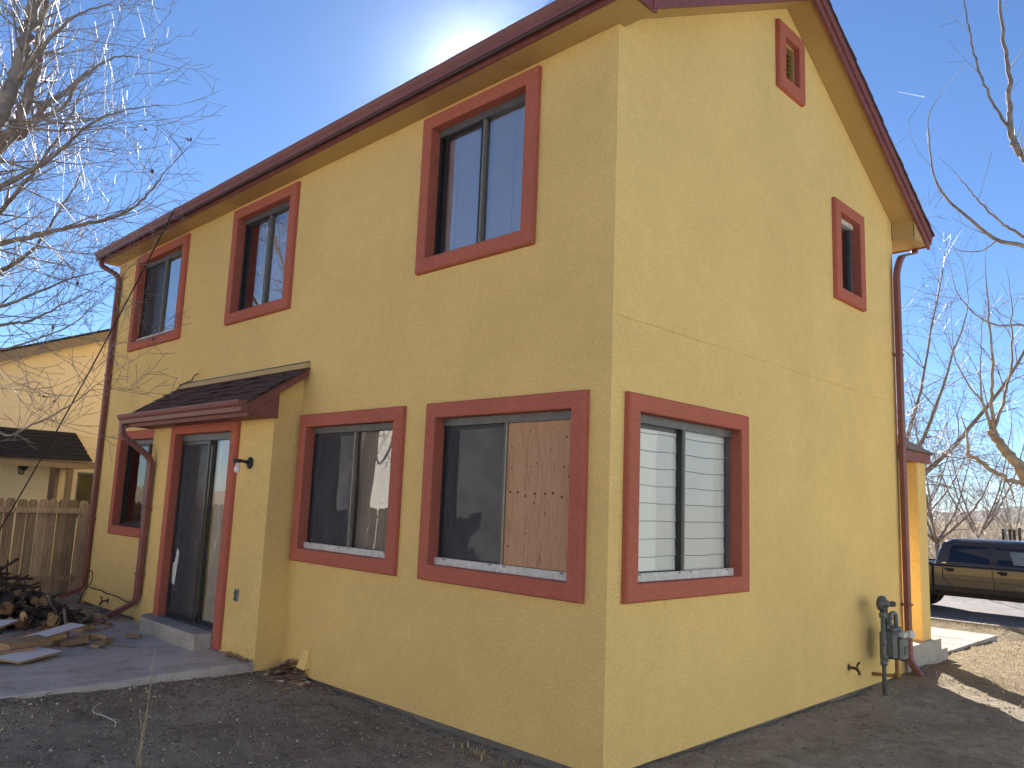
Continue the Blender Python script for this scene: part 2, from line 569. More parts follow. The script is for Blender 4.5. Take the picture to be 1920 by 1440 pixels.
# patio slab with a ragged edge
pm = MB()
top, bot = [], []
edge = []
y = -.302
while y > -8:
    edge.append((-4.0 + .045 * sstep(0, -2.4, y) + noise.noise((y * 5, 0, 2)) * .014 + noise.noise((y * 17, 0, 5)) * .006, y)); y -= .09
def slabz(yy): return .085 - .025 * sstep(-.3, -3, yy)
N = len(edge)
rows = []
for (x, y) in edge:
    z = slabz(y)
    rows.append([(-7.2 + .1 * noise.noise((y, 3, 3)), y, -.2), (-7.2 + .1 * noise.noise((y, 3, 3)), y, z - .012), (-7.18, y, z), (-5.4, y, z), (x - .02, y, z),
                 (x, y, z - .015), (x + .012 * noise.noise((y * 9, 1, 1)), y, -.2)])
pm.loft(rows, False)
for f in (0, -1):
    r = rows[f]; pm.face(r if f == 0 else r[::-1])
tag(pm.build('patio', M['conc']), kind='structure')

# ------------------------------------------------------------------ house
house = thing('house', 'two storey yellow stucco house with terracotta window surrounds and maroon gutters', 'house', (0, 0, 0))
FAC = lambda p: Vector((p[0], -p[2], p[1]))       # (u, z, n) -> facade
GAB = lambda p: Vector((p[2], p[0], p[1]))        # (u, z, n) -> gable wall

wins = {  # outer edge of surround: plane, u0, u1, z0, z1
    'A': ('f', -2.199, -.763, 3.678, 5.155), 'B': ('f', -5.903, -4.405, 3.695, 5.150), 'C': ('f', -9.046, -7.254, 3.696, 5.160),
    'D': ('f', -3.968 + .02, -2.245, 1.044, 2.505), 'E': ('f', -1.929, -.185, 1.049, 2.505),
    'N': ('f', -9.0, -7.15, 1.03, 2.50),
    'F': ('g', .154, 1.834, 1.061, 2.501), 'G': ('g', 3.702, 4.476, 3.933, 5.023), 'H': ('g', 2.46, 3.015, 5.757, 6.451)}
TRW = .13


def clip_poly(poly, a, b, c):
    """keep a*u+b*z<=c"""
    out = []
    for i in range(len(poly)):
        p, q = poly[i], poly[(i + 1) % len(poly)]
        dp, dq = a * p[0] + b * p[1] - c, a * q[0] + b * q[1] - c
        if dp <= 1e-9: out.append(p)
        if (dp < -1e-9 and dq > 1e-9) or (dp > 1e-9 and dq < -1e-9):
            t = dp / (dp - dq); out.append((p[0] + (q[0] - p[0]) * t, p[1] + (q[1] - p[1]) * t))
    return out


def wall_panel(mb, tf, u0, u1, z0, z1, holes, depth=.16, clips=(), extra_u=(), n0=0.0):
    us = sorted(set([u0, u1] + [h[0] for h in holes] + [h[1] for h in holes] + list(extra_u)))
    zs = sorted(set([z0, z1] + [h[2] for h in holes] + [h[3] for h in holes]))
    for i in range(len(us) - 1):
        for j in range(len(zs) - 1):
            cu, cz = (us[i] + us[i + 1]) / 2, (zs[j] + zs[j + 1]) / 2
            if any(h[0] < cu < h[1] and h[2] < cz < h[3] for h in holes): continue
            poly = [(us[i], zs[j]), (us[i + 1], zs[j]), (us[i + 1], zs[j + 1]), (us[i], zs[j + 1])]
            for c in clips: poly = clip_poly(poly, *c)
            if len(poly) >= 3:
                mb.face([tf((p[0], p[1], n0)) for p in poly])
                mb.face([tf((p[0], p[1], n0 - depth)) for p in poly[::-1]])
    for h in holes:
        c = [(h[0], h[2]), (h[1], h[2]), (h[1], h[3]), (h[0], h[3])]
        for k in range(4):
            a, b = c[k], c[(k + 1) % 4]
            mb.face([tf((a[0], a[1], n0)), tf((a[0], a[1], n0 - depth)), tf((b[0], b[1], n0 - depth)), tf((b[0], b[1], n0))])


def hole_of(k, extra=.012):
    _, u0, u1, z0, z1 = wins[k]
    e = TRW - extra
    return (u0 + e, u1 - e, z0 + e, z1 - e)


SL = .54
ZR = 5.225
wm = MB()
ZJ = 3.024
fholes = [hole_of(k) for k in 'ABCDE']
hn = hole_of('N')
# facade (its hole for the entry is behind the bump-out, dark anyway)
wall_panel(wm, FAC, -HL, 0, -.005, ZS + .02, fholes + [hn])
# gable wall, with the shadow joint at first-floor level as a real 8 mm groove
mid = HW / 2
cl = [(-SL, 1, ZR), (SL, 1, ZR + SL * HW)]
wall_panel(wm, GAB, 0, HW, -.005, ZJ - .006, [hole_of('F')])
wall_panel(wm, GAB, 0, HW, ZJ + .006, ZR + SL * mid + .05, [hole_of('G'), hole_of('H')], .16, cl, (mid,))
wm.face([GAB((0, ZJ - .006, -.006)), GAB((HW, ZJ - .006, -.006)), GAB((HW, ZJ + .006, -.006)), GAB((0, ZJ + .006, -.006))])
wm.face([GAB((0, ZJ - .006, 0)), GAB((HW, ZJ - .006, 0)), GAB((HW, ZJ - .006, -.006)), GAB((0, ZJ - .006, -.006))])
wm.face([GAB((0, ZJ + .006, -.006)), GAB((HW, ZJ + .006, -.006)), GAB((HW, ZJ + .006, 0)), GAB((0, ZJ + .006, 0))])
# other two walls
wm.face([(-HL, HW, -.1), (-HL, 0, -.1), (-HL, 0, ZR), (-HL, HW / 2, ZR + SL * mid), (-HL, HW, ZR)])
wm.face([(0, HW, -.1), (-HL, HW, -.1), (-HL, HW, ZR), (0, HW, ZR)])
# entry bump-out
BX0, BX1, BY = -7.02, -4.0, .30
DOOR = (-6.385, -4.70, .10, 2.475)      # outer edge of the door surround on the bump-out face
dh = (DOOR[0] + TRW - .012, DOOR[1] - TRW + .012, .16, DOOR[3] - TRW + .012)
BOF = lambda p: Vector((p[0], -BY - p[2], p[1]))
wall_panel(wm, BOF, BX0, BX1, .0, 2.70, [dh], .14)
for X, s in ((BX0, 1), (BX1, -1)):
    q = [(X, 0, 0), (X, -BY, 0), (X, -BY, 2.70), (X, 0, 3.0)]
    wm.face(q if s < 0 else q[::-1])
wall = wm.build('wall', M['stucco'], house)

fd = MB()
fd.box((-HL + .03, .03, -.4), (-.03, .12, -.006)); fd.box((-.12, .125, -.4), (-.03, HW - .03, -.006))
fd.box((BX0 + .03, -BY + .03, -.4), (BX1 - .03, .028, -.004))
fd.build('foundation', M['concdark'], house)

im = MB()   # rooms behind the windows
def plane_z(z): im.face([(-HL + .2, .17, z), (-.17, .17, z), (-.17, HW - .2, z), (-HL + .2, HW - .2, z)])
plane_z(.2); plane_z(2.62); plane_z(2.86); plane_z(5.19)
im.face([(-HL + .1, 3.2, .2), (-.17, 3.2, .2), (-.17, 3.2, 5.2), (-HL + .1, 3.2, 5.2)])
for X in (-HL + .15, -6.6, -3.2, -2.6):
    im.face([(X, .17, .2), (X, 3.2, .2), (X, 3.2, 5.2), (X, .17, 5.2)])
im.build('interior_room', M['dark'], house)

# eaves -------------------------------------------------------------
RX0, RX1 = -10.03, .28
EY, FEY = -.25, HW + .44
so = MB()
so.box((RX0 + .02, EY + .021, ZS), (RX1 - .02, .003 - .006, ZS + .012))       # back eave soffit
so.box((.003, -.003, ZS + .001), (RX1 - .025, .06, ZS + .013))
# soffit board joints
for X in (-1.0, -3.4, -5.8, -8.2): so.box((X - .003, EY + .03, ZS - .0035), (X + .003, -.004, ZS - .001))
# rake soffits follow the slope
def rake(y0, y1, x0, x1, zo0, zo1, mb, m=0):
    """sloped prism between y0..y1 offset from the rake line"""
    def zr(y): return ZR + SL * (y if y <= mid else HW - y)
    ysl = [y0] + ([mid] if y0 < mid < y1 else []) + [y1]
    rings = [[(x0, y, zr(y) + zo0), (x1, y, zr(y) + zo0), (x1, y, zr(y) + zo1), (x0, y, zr(y) + zo1)] for y in ysl]
    mb.loft([[Vector(p) for p in r] for r in rings], True, True, True, m)
rake(.07, FEY, .003, RX1 - .02, 0, .014, so)
rake(.07, FEY, RX0 + .02, -HL - .003, 0, .014, so)
# boxed far eave
zf = ZR - SL * .44 - .015
so.box((RX0 + .03, HW + .003, 5.0), (RX1 - .022, FEY - .02, 5.012))
so.face([(RX1 - .02, HW, 5.0), (RX1 - .02, FEY - .02, 5.0), (RX1 - .02, FEY - .02, zf + .02), (RX1 - .02, HW, ZR)])
so.face([(.004, HW + .004, 5.0), (RX1 - .03, HW + .004, 5.0), (RX1 - .03, HW + .004, ZR), (.004, HW + .004, ZR)][::-1])
so.face([(RX1 - .02, .06, ZS), (RX1 - .02, EY, ZS), (RX1 - .02, EY, ZS + .16), (RX1 - .02, .06, ZR + .1)][::-1])
so.build('soffit', M['soffit'], house)

fa = MB()
fa.box((RX0, EY, ZS + .001), (RX1, EY + .02, ZS + .15))
fa.box((RX1 - .018, EY + .0225, ZS + .002), (RX1 + .001, .075, ZS + .148))
rake(.02, FEY, RX1 - .018, RX1 + .012, -.03, .155, fa)
rake(.02, FEY, RX1 + .013, RX1 + .034, .06, .165, fa)
rake(.02, FEY, RX0 - .012, RX0 + .018, -.03, .155, fa)
fa.box((RX0 + .03, FEY - .02, 4.985), (RX1 - .02, FEY, 5.16))
fas = fa.build('fascia', M['maroonwood'], house)


def gutter_prof(y, z, k=1.0, s=-1):
    """K-style gutter section (y outward = s), top at z"""
    return [(y, z), (y, z - .115 * k), (y + s * .075 * k, z - .115 * k), (y + s * .083 * k, z - .07 * k), (y + s * .105 * k, z - .045 * k),
            (y + s * .118 * k, z - .012 * k), (y + s * .118 * k, z), (y + s * .106 * k, z), (y + s * .106 * k, z - .012 * k),
            (y + s * .09 * k, z - .045 * k), (y + s * .072 * k, z - .1 * k), (y + s * .01, z - .1 * k), (y + s * .01, z)]


gu = MB()
def gutter(mb, x0, x1, y, z, k=1.0, s=-1):
    pr = gutter_prof(y, z, k, s)
    mb.loft([[Vector((x, p[0], p[1])) for p in pr] for x in (x0, x1)], True, False, False)
    e = [(y, z), (y, z - .115 * k), (y + s * .075 * k, z - .115 * k), (y + s * .083 * k, z - .07 * k), (y + s * .105 * k, z - .045 * k), (y + s * .118 * k, z - .012 * k), (y + s * .118 * k, z)]
    for x in (x0 - .002, x1 + .002): mb.face([(x, p[0], p[1]) for p in e])
gutter(gu, RX0 - .01, RX1 + .015, EY - .003, ZS + .148, .86)
gu.build('gutter', M['maroon'], house)
gf = MB(); gutter(gf, RX0, RX1 + .01, FEY + .003, 5.155, 1.0, 1)
gf.build('gutter', M['maroon'], house)

ro = MB()
def zr(y): return ZR + SL * (y if y <= mid else HW - y)
for (ya, yb) in ((EY - .06, mid), (mid, FEY + .05)):
    n = 22
    for k in range(n):
        y0 = ya + (yb - ya) * k / n; y1 = ya + (yb - ya) * (k + 1) / n
        lift = .172
        j = .012 * rnd.random()
        up0 = .02 if ya < mid - .1 and ya < 0 else .006
        up1 = .006 if ya < 0 else .02
        xa, xb = RX0 - .045 - j, RX1 + .05 + j
        P = lambda x, y, e: Vector((x, y, zr(y) + lift + e))
        ro.loft([[P(xa, y0, -.006), P(xb, y0, -.006), P(xb, y0, up0), P(xa, y0, up0)],
                 [P(xa, y1, -.006), P(xb, y1, -.006), P(xb, y1, up1), P(xa, y1, up1)]], True, True, True)
ro.build('roof', M['shingle'], house)


# windows -------------------------------------------------------------
def ring(mb, tf, u0, u1, z0, z1, prof, m=0):
    """mitred frame: prof = list of (inset, n)"""
    rings = [[tf((u0 + i, z0 + i, n)), tf((u1 - i, z0 + i, n)), tf((u1 - i, z1 - i, n)), tf((u0 + i, z1 - i, n))] for i, n in prof]
    mb.loft(rings, True, False, False, m)


def surround(tf, r, name='window', parent=None, base=False, mat=None, back=-.07):
    mb = MB()
    u0, u1, z0, z1 = r
    pr = [(0, -.002), (.003, .036), (.014, .05), (TRW - .008, .05), (TRW, .043), (TRW, back)]
    ring(mb, tf, u0, u1, z0, z1, pr)
    return mb.build(name, mat or M['terra'], parent)


def ibox(mb, tf, u0, u1, z0, z1, n0, n1, m=0):
    mb.box((u0, z0, n0), (u1, z1, n1), m, lambda p: tf((p.x, p.y, p.z)))


def folds(mb, tf, u0, u1, z0, z1, n, amp=.03, wl=.12, spread=0, seed=0):
    """hanging cloth with vertical folds; 'spread' leans the left hem out"""
    cols, rows = 40, 8
    g = []
    for j in range(rows + 1):
        w = j / rows
        row = []
        for i in range(cols + 1):
            s = i / cols
            ua = u0 + spread * (1 - w)
            u = ua + (u1 - ua) * s
            a = math.sin(s * (u1 - u0) / wl * 6.28 + seed + .5 * math.sin(s * 9 + seed)) * amp * (.6 + .4 * w) + .2 * amp * math.sin(s * 31 + w * 2)
            row.append(tf((u, z1 + (z0 - z1) * w, n + a)))
        g.append(row)
    mb.loft(g, False, False, False, 0, True)


def make_window(k, left='glass', right='glass', sill=None, screen=False, label=None, cover_side=None):
    pl, u0, u1, z0, z1 = wins[k]
    tf = FAC if pl == 'f' else GAB
    w = surround(tf, (u0, u1, z0, z1), 'window', house)
    if label: w['label'] = label
    a, b, c, d = u0 + TRW, u1 - TRW, z0 + TRW, z1 - TRW
    fr = MB()
    hd = .062
    ibox(fr, tf, a - .01, b + .01, d - hd, d + .008, -.085, -.045, 1)                     # weathered head track
    ibox(fr, tf, a - .01, a + .028, c - .005, d - hd - .0005, -.13, -.062)
    ibox(fr, tf, b - .020, b + .01, c - .005, d - hd - .0005, -.096, -.064, 1 if k == 'F' else 0)
    ibox(fr, tf, a + .0285, b - .0225, c - .005, c + .030, -.13, -.06, 1 if sill else 0)
    m_ = (a + b) / 2
    ibox(fr, tf, m_ - .024, m_ + .002, c + .0305, d - hd - .0005, -.115, -.055, 0)
    ibox(fr, tf, m_ + .0025, m_ + .018, c + .0305, d - hd - .0005, -.100, -.052, 2)
    # sliding sash behind, on the left
    for (x0, x1, y0, y1) in ((a + .05, a + .078, c + .031, d - hd - .001), (a + .0785, m_ - .0245, c + .031, c + .062), (a + .0785, m_ - .0245, d - hd - .03, d - hd - .001)):
        ibox(fr, tf, x0, x1, y0, y1, -.110, -.09, 0)
    f = fr.build('window_frame', [M['bronze'], M['bronzegrey'], M['mulltan']], w)
    lm = MB(); lm.face([tf(p) for p in ((a + .07, c + .05, -.10), (m_ - .02, c + .05, -.10), (m_ - .02, d - hd - .02, -.10), (a + .07, d - hd - .02, -.10))])
    lm.build('pane', M[left], w)
    rm = MB(); rm.face([tf(p) for p in ((m_ + .01, c + .02, -.085), (b - .01, c + .02, -.085), (b - .01, d - hd + .01, -.085), (m_ + .01, d - hd + .01, -.085))])
    rm.build('pane', M[right], w)
    if sill:
        sm = MB(); ibox(sm, tf, a + .001, b - .001, c + .0005, c + .058, -.058, -.028)
        for q in (a + .1, m_ - .1, m_ + .05, b - .12):
            ibox(sm, tf, q, q + .03, c + .045, c + .053, -.0275, -.026, 1)
        sm.build('sill_track', [M['whitealu'], M['iron']], w)
    if screen:
        s = MB(); s.face([tf(p) for p in ((a + .03, c + .035, -.075), (m_ - .026, c + .035, -.075), (m_ - .026, d - hd - .002, -.075), (a + .03, d - hd - .002, -.075))])
        s.build('insect_screen', M['screen'], w)
    return w, tf, a, b, c, d - hd, m_


def slats(w, tf, a, b, c, d, n, pitch, mat, wavy=0, tilt=.35, name='blind', cords=(), hems=False):
    mb = MB(); hm_ = MB()
    z = c; k = 0
    while z < d:
        pts0, pts1 = [], []
        for i in range(13):
            s = i / 12
            sag = -wavy * math.sin(math.pi * s) * (rnd.random() * .3 + .85) + wavy * .4 * math.sin(s * 9 + k)
            pts0.append(tf((a + (b - a) * s, z + sag, n + pitch * tilt)))
            pts1.append(tf((a + (b - a) * s, min(z + pitch * 1.12, d + .01) + sag, n)))
        mb.loft([pts0, pts1], False)
        if hems: hm_.tube([q + (tf((0, 0, .004)) - tf((0, 0, 0))) for q in pts0], .0028, 5)
        z += pitch; k += 1
    for u in cords: ibox(mb, tf, u - .003, u + .003, c, d, n + .008, n + .011)
    o_ = mb.build(name, mat, w)
    if hems: hm_.build('hem_cord', M['outlet'], o_)
    return o_


wA = make_window('A', 'glassblind', 'glassblind', label='upper window nearest the corner with white blinds behind blue reflections')
w, tf, a, b, c, d, m_ = wA
slats(w, tf, a + .03, b, c + .01, d, -.128, .027, M['blind'], 0, .22, cords=(a + .2, a + .48, m_ + .32))
wB = make_window('B', 'glassblind', 'glassblind', label='upper middle window reflecting bare tree branches')
w, tf, a, b, c, d, m_ = wB
mb = MB(); folds(mb, tf, a - .02, a + .3, c - .1, d + .05, -.26, .025, .1, 0, 2); mb.build('curtain', M['curtain'], w)
mb = MB(); folds(mb, tf, b - .26, b + .05, c - .1, d + .05, -.26, .025, .1, 0, 1)
mb.build('curtain', M['curtain'], w)
mb = MB(); folds(mb, tf, a + .3, b - .26, c - .1, d + .05, -.30, .01, .12, 0, 1); mb.build('added_pale_backing', M['blind'], w)  # pale cloth added to brighten the panes where sky would reflect
wC = make_window('C', 'glass', 'glassblind', screen=True, sill=True, label='upper window at the far end with a dark left pane')
w, tf, a, b, c, d, m_ = wC
mb = MB(); folds(mb, tf, a - .02, m_ + .02, c - .1, d + .05, -.24, .012, .14, 0, 2); mb.build('curtain', M['curtdark'], w)
slats(w, tf, m_, b, c + .01, d, -.128, .027, M['blind'], 0, .22)  # slats added as bright backing in place of a sky reflection
wD = make_window('D', 'glass', 'glassref', True, True, label='ground floor window beside the entry reflecting the yard')
w, tf, a, b, c, d, m_ = wD
mb = MB(); folds(mb, tf, m_ + .02, b + .0, c - .1, d + .05, -.135, .01, .07, 0, 1); mb.build('curtain', M['curtdark'], w)
wE = make_window('E', 'glass', 'glass', True, True, label='ground floor window near the corner, half boarded with plywood')
w, tf, a, b, c, d, m_ = wE
pb = MB()
pb.box((m_ + .02, c + .06, -.082), (b - .003, d - .002, -.066), 0, lambda p: tf((p.x, p.y, p.z)))
for i in range(7):
    u = m_ + .06 + i * .088 + rnd.uniform(-.012, .012); z = (c + d) / 2 + .02 + rnd.uniform(-.02, .02)
    pb.lathe(tf((u, z, -.066)), (0, -1, 0), [(.001, .0), (.011, .0), (.010, .0012), (.001, .0014)], 9, 1)
for i in range(26):
    u = rnd.uniform(m_ + .04, b - .04); z = rnd.uniform(c + .09, d - .04); r = rnd.uniform(.004, .009)
    pb.lathe(tf((u, z, -.066)), (0, -1, 0), [(.001, .0), (r, .0), (r * .9, .001), (.001, .0012)], 7, 1)
pb.build('plywood_board', [M['ply'], M['knot']], w)
wN = make_window('N', 'glass', 'glass', False, False, label='small ground floor window half hidden behind the entry')
wF = make_window('F', 'glassclear', 'glassclear', True, label='gable wall window with white pleated shades')
w, tf, a, b, c, d, m_ = wF
slats(w, tf, a + .03, m_ - .005, c + .04, d + .03, -.112, .128, M['paper'], .006, .05, 'shade', hems=True)
slats(w, tf, m_ + .02, b + .008, c + .04, d + .03, -.112, .128, M['paper'], .006, .05, 'shade', hems=True)

# small upper window on the gable
pl, u0, u1, z0, z1 = wins['G']
w = surround(GAB, (u0, u1, z0, z1), 'window', house); w['label'] = 'narrow upper window near the far edge of the gable wall'
a, b, c, d = u0 + TRW, u1 - TRW, z0 + TRW, z1 - TRW
fr = MB()
ibox(fr, GAB, a - .01, b + .01, d - .05, d + .008, -.085, -.03, 1)
ibox(fr, GAB, b - .045, b + .01, c, d - .0505, -.12, -.05, 2); ibox(fr, GAB, a - .01, a + .02, c, d - .0505, -.12, -.05)
ibox(fr, GAB, a + .0205, b - .0455, c - .005, c + .02, -.12, -.05, 1)
m_ = (a + b) / 2 - .02
ibox(fr, GAB, m_ - .02, m_ + .015, c + .0205, d - .0505, -.1, -.055, 2)
fr.build('window_frame', [M['bronze'], M['whitealu'], M['bronzegrey']], w)
for (q0, q1, mt) in ((a + .01, m_, 'glass'), (m_, b - .03, 'glassref')):
    lm = MB(); lm.face([GAB(p) for p in ((q0, c, -.08), (q1, c, -.08), (q1, d - .03, -.08), (q0, d - .03, -.08))]); lm.build('pane', M[mt], w)

# louvred vent under the ridge
pl, u0, u1, z0, z1 = wins['H']
w = surround(GAB, (u0, u1, z0, z1), 'gable_vent', house, back=-.02)
a, b, c, d = u0 + TRW, u1 - TRW, z0 + TRW, z1 - TRW
lv = MB()
ring(lv, GAB, a - .01, b + .01, c - .01, d + .01, [(0, -.012), (.035, -.012), (.035, -.09)])
lv.face([GAB(p) for p in ((a, c, -.10), (b, c, -.10), (b, d, -.10), (a, d, -.10))], 1)
z = c + .03
while z < d - .03:
    lv.box((a + .026, -.012, -.004), (b - .026, .03, .002), 0,
           lambda p, z=z: GAB((p.x, z + p.y * .75 + .0, -.045 - p.y * .9 + p.z)))
    z += .048
lv.build('louvre', [M['soffit'], M['iron']], w)

# patio door in the bump-out ------------------------------------------------
dm = MB()
u0, u1, z0, z1 = DOOR
pr = [(0, -.002), (.003, .036), (.014, .05), (TRW - .008, .05), (TRW, .043), (TRW, -.07)]
cor = lambda i, n: [BOF((u0 + i, z0, n)), BOF((u0 + i, z1 - i, n)), BOF((u1 - i, z1 - i, n)), BOF((u1 - i, z0, n))]
dm.loft([cor(i, n) for i, n in pr][::-1], False)
for s in (0, 1):
    pts = [BOF(((u0 + i) if s == 0 else (u1 - i), z0, n)) for i, n in pr]
    dm.face(pts)
door = dm.build('patio_door', M['terra'], house)
a, b, c, d = u0 + TRW, u1 - TRW, .245, z1 - TRW
fr = MB()
ibox(fr, BOF, a - .01, b + .01, d - .075, d + .008, -.085, -.045, 1)
ibox(fr, BOF, a - .01, a + .02, c, d - .0755, -.13, -.05); ibox(fr, BOF, b - .02, b + .01, c, d - .0755, -.13, -.05, 1)
ibox(fr, BOF, a - .01, b + .01, c - .08, c - .0005, -.13, -.02, 1)
m_ = (a + b) / 2 + .02
fr.build('door_frame', [M['bronze'], M['bronzegrey']], door)
s1 = MB()   # sliding screen leaf on the left
for q in ((a + .02, a + .055, c, d - .08), (m_ - .03, m_ + .008, c, d - .08), (a + .0555, m_ - .0305, c, c + .05), (a + .0555, m_ - .0305, d - .12, d - .08)):
    ibox(s1, BOF, *q, -.075, -.052, 0)
s1.box((m_ + .0085, c, -.073), (m_ + .014, d - .08, -.05), 1, lambda p: BOF((p.x, p.y, p.z)))
s1.build('screen_leaf', [M['bronze'], M['bronzegrey']], door)
sc = MB(); sc.face([BOF(p) for p in ((a + .05, c + .04, -.064), (m_ - .02, c + .04, -.064), (m_ - .02, d - .1, -.064), (a + .05, d - .1, -.064))]); sc.build('insect_screen', M['screen'], door)
s2 = MB()
for q in ((m_ + .02, m_ + .07, c, d - .08), (b - .045, b - .0205, c, d - .08), (m_ + .0705, b - .0455, c, c + .05)):
    ibox(s2, BOF, *q, -.11, -.085, 0)
s2.build('door_leaf', M['bronze'], door)
gl = MB()
gl.face([BOF(p) for p in ((a + .01, c, -.118), (m_ + .02, c, -.118), (m_ + .02, d - .05, -.118), (a + .01, d - .05, -.118))]); gl.build('pane', M['glass'], door)
gl = MB()
gl.face([BOF(p) for p in ((m_ + .06, c, -.098), (b - .01, c, -.098), (b - .01, d - .05, -.098), (m_ + .06, d - .05, -.098))]); gl.build('pane', M['glassref'], door)
cu = MB(); folds(cu, BOF, m_ + .10, b + .0, c + .02, d, -.135, .012, .09, .0, 1); cu.build('curtain', M['curtain'], door)
fo = MB()
pp = [(a + .06, .62, -.061), (a + .14, .60, -.06), (a + .19, .98, -.06), (a + .13, 1.02, -.059), (a + .10, .86, -.057), (a + .05, .84, -.06)]
fo.face([BOF(p) for p in pp]); fo.face([BOF((p[0], p[1], p[2] - .003)) for p in pp[::-1]])
fo.build('torn_sticker', M['foil'], door)

# entry canopy -------------------------------------------------------------
can = MB()
CX0, CX1 = -7.1, -3.93
ZT, ZE, YE = 3.0, 2.585, -.62
sl2 = (ZT - ZE) / (0 - YE)
def zc(y): return ZT + sl2 * y
# triangular cheek boards and eave board
for X0, X1 in ((CX1 - .04, CX1), (CX0, CX0 + .04)):
    can.loft([[Vector((X, YE, zc(YE) - .13)), Vector((X, -BY - .004, zc(YE) - .145)), Vector((X, -BY - .004, zc(-BY) - .035)), Vector((X, YE, zc(YE) - .03))] for X in (X0, X1)], True, True, True)
    can.loft([[Vector((X, YE - .005, zc(YE - .005) - .11)), Vector((X, -.004, zc(0) - .09)), Vector((X, -.004, zc(0) - .012)), Vector((X, YE - .005, zc(YE) - .02))] for X in (X0 + (.0405 if X1 == CX1 else -.022), X1 + (.022 if X1 == CX1 else -.0405))], True, True, True)
can.box((CX0 - .02, YE - .02, zc(YE) - .155), (CX1 + .02, YE - .0005, zc(YE) - .02))
can.box((CX0 + .041, YE, zc(YE) - .14), (CX1 - .041, -BY - .006, zc(YE) - .125))
canopy = can.build('entry_canopy', M['maroonwood'], house)
sh = MB()
nrow = 6
L = math.hypot(YE - .03, sl2 * (YE - .03))
for r in range(nrow):
    ya = (YE - .04) * (1 - r / nrow); yb = (YE - .04) * (1 - (r + 1) / nrow) + .02
    x = CX0 - .04 - (r % 2) * .16
    while x < CX1 + .03:
        w_ = .315 + rnd.uniform(-.02, .02)
        xa, xb = max(x, CX0 - .04), min(x + w_ - .008, CX1 + .04)
        if xb - xa > .02:
            e0, e1 = .012 + rnd.random() * .02, .012 + rnd.random() * .022
            jy = rnd.uniform(-.016, .016); jy2 = rnd.uniform(-.02, .02)
            yb_ = min(yb, -.012)
            P = lambda X, Y, e: Vector((X, Y, zc(Y) + e))
            t_ = rnd.uniform(.007, .013)
            sh.loft([[P(xa, ya + jy, e0 - t_), P(xb, ya + jy2, e1 - t_), P(xb, ya + jy2, e1), P(xa, ya + jy, e0)],
                     [P(xa, yb_, -.004), P(xb, yb_, -.004), P(xb, yb_, .003), P(xa, yb_, .003)]], True, True, True)
        x += w_
bp = [[Vector((X, YE - .045, zc(YE - .045) - .012)), Vector((X, -.005, zc(-.005) - .012)), Vector((X, -.005, zc(-.005) - .001)), Vector((X, YE - .045, zc(YE - .045) - .001))] for X in (CX0 - .042, CX1 + .042)]
sh.loft(bp, True, True, True)
sh.build('shingles', M['shingle'], canopy)
fl = MB(); fl.box((CX0 - .01, -.014, ZT - .02), (CX1 + .02, -.001, ZT + .055))
fl.box((CX0 - .01, -.05, ZT - .012), (CX1 + .02, -.0145, ZT + .006), 0)
fl.box((CX0 + .02, -.022, ZT + .056), (CX1 + .02, -.001, ZT + .064), 1)
fl.build('flashing', [M['soffit'], M['bronze']], canopy)
cg = MB(); gutter(cg, CX0 + .03, CX1 + .03, YE - .021, zc(YE) - .005, .95)
cg.build('gutter', M['maroon'], canopy)


def arc_path(pts, n=4, rad=.09):
    """round the corners of a polyline"""
    pts = [Vector(p) for p in pts]; out = [pts[0]]
    for i in range(1, len(pts) - 1):
        a_, b_, c_ = pts[i - 1], pts[i], pts[i + 1]
        r = min(rad, (a_ - b_).length * .45, (c_ - b_).length * .45)
        p0 = b_ + (a_ - b_).normalized() * r; p1 = b_ + (c_ - b_).normalized() * r
        for k in range(n + 1):
            t = k / n; out.append(p0 * (1 - t) ** 2 + b_ * 2 * t * (1 - t) + p1 * t * t)
    return out + [pts[-1]]


def downspout(path, side, straps, label, a=.042, b=.032):
    mb = MB(); mb.rtube(arc_path(path), a, b, side)
    o = mb.build('downspout', M['maroon'], house)
    o['label'] = label
    for (p, sx, sy) in straps:
        s = MB(); s.box((p[0] - sx, p[1] - sy, p[2] - .012), (p[0] + sx, p[1] + sy, p[2] + .012))
        s.build('strap', M['maroon'], o)
    return o


downspout([(-9.93, -.27, 5.25), (-9.93, -.27, 5.14), (-9.72, -.05, 4.98), (-9.70, -.05, .20), (-9.92, -.30, .06)], (1, 0, .0),
          [((-9.715, -.043, 3.4), .055, .043), ((-9.705, -.043, 1.2), .055, .043)], 'long downspout at the far end of the facade')
downspout([(-7.03, -.685, 2.47), (-7.03, -.685, 2.34), (-6.87, -.355, 2.06), (-6.88, -.355, .33), (-7.27, -.53, .12)], (1, 0, 0),
          [((-6.875, -.345, 1.45), .05, .046), ((-6.878, -.345, .66), .05, .046)], 'short downspout under the entry canopy')
downspout([(.10, HW + .5, 5.07), (.10, HW + .5, 4.97), (.10, HW - .0, 4.80), (.06, HW - .05, 4.6), (.06, HW - .03, .15), (.20, HW - .10, -.0)], (0, 1, 0),
          [((.05, HW - .05, 3.6), .05, .05), ((.05, HW - .03, .75), .052, .058)], 'downspout at the far edge of the gable wall')

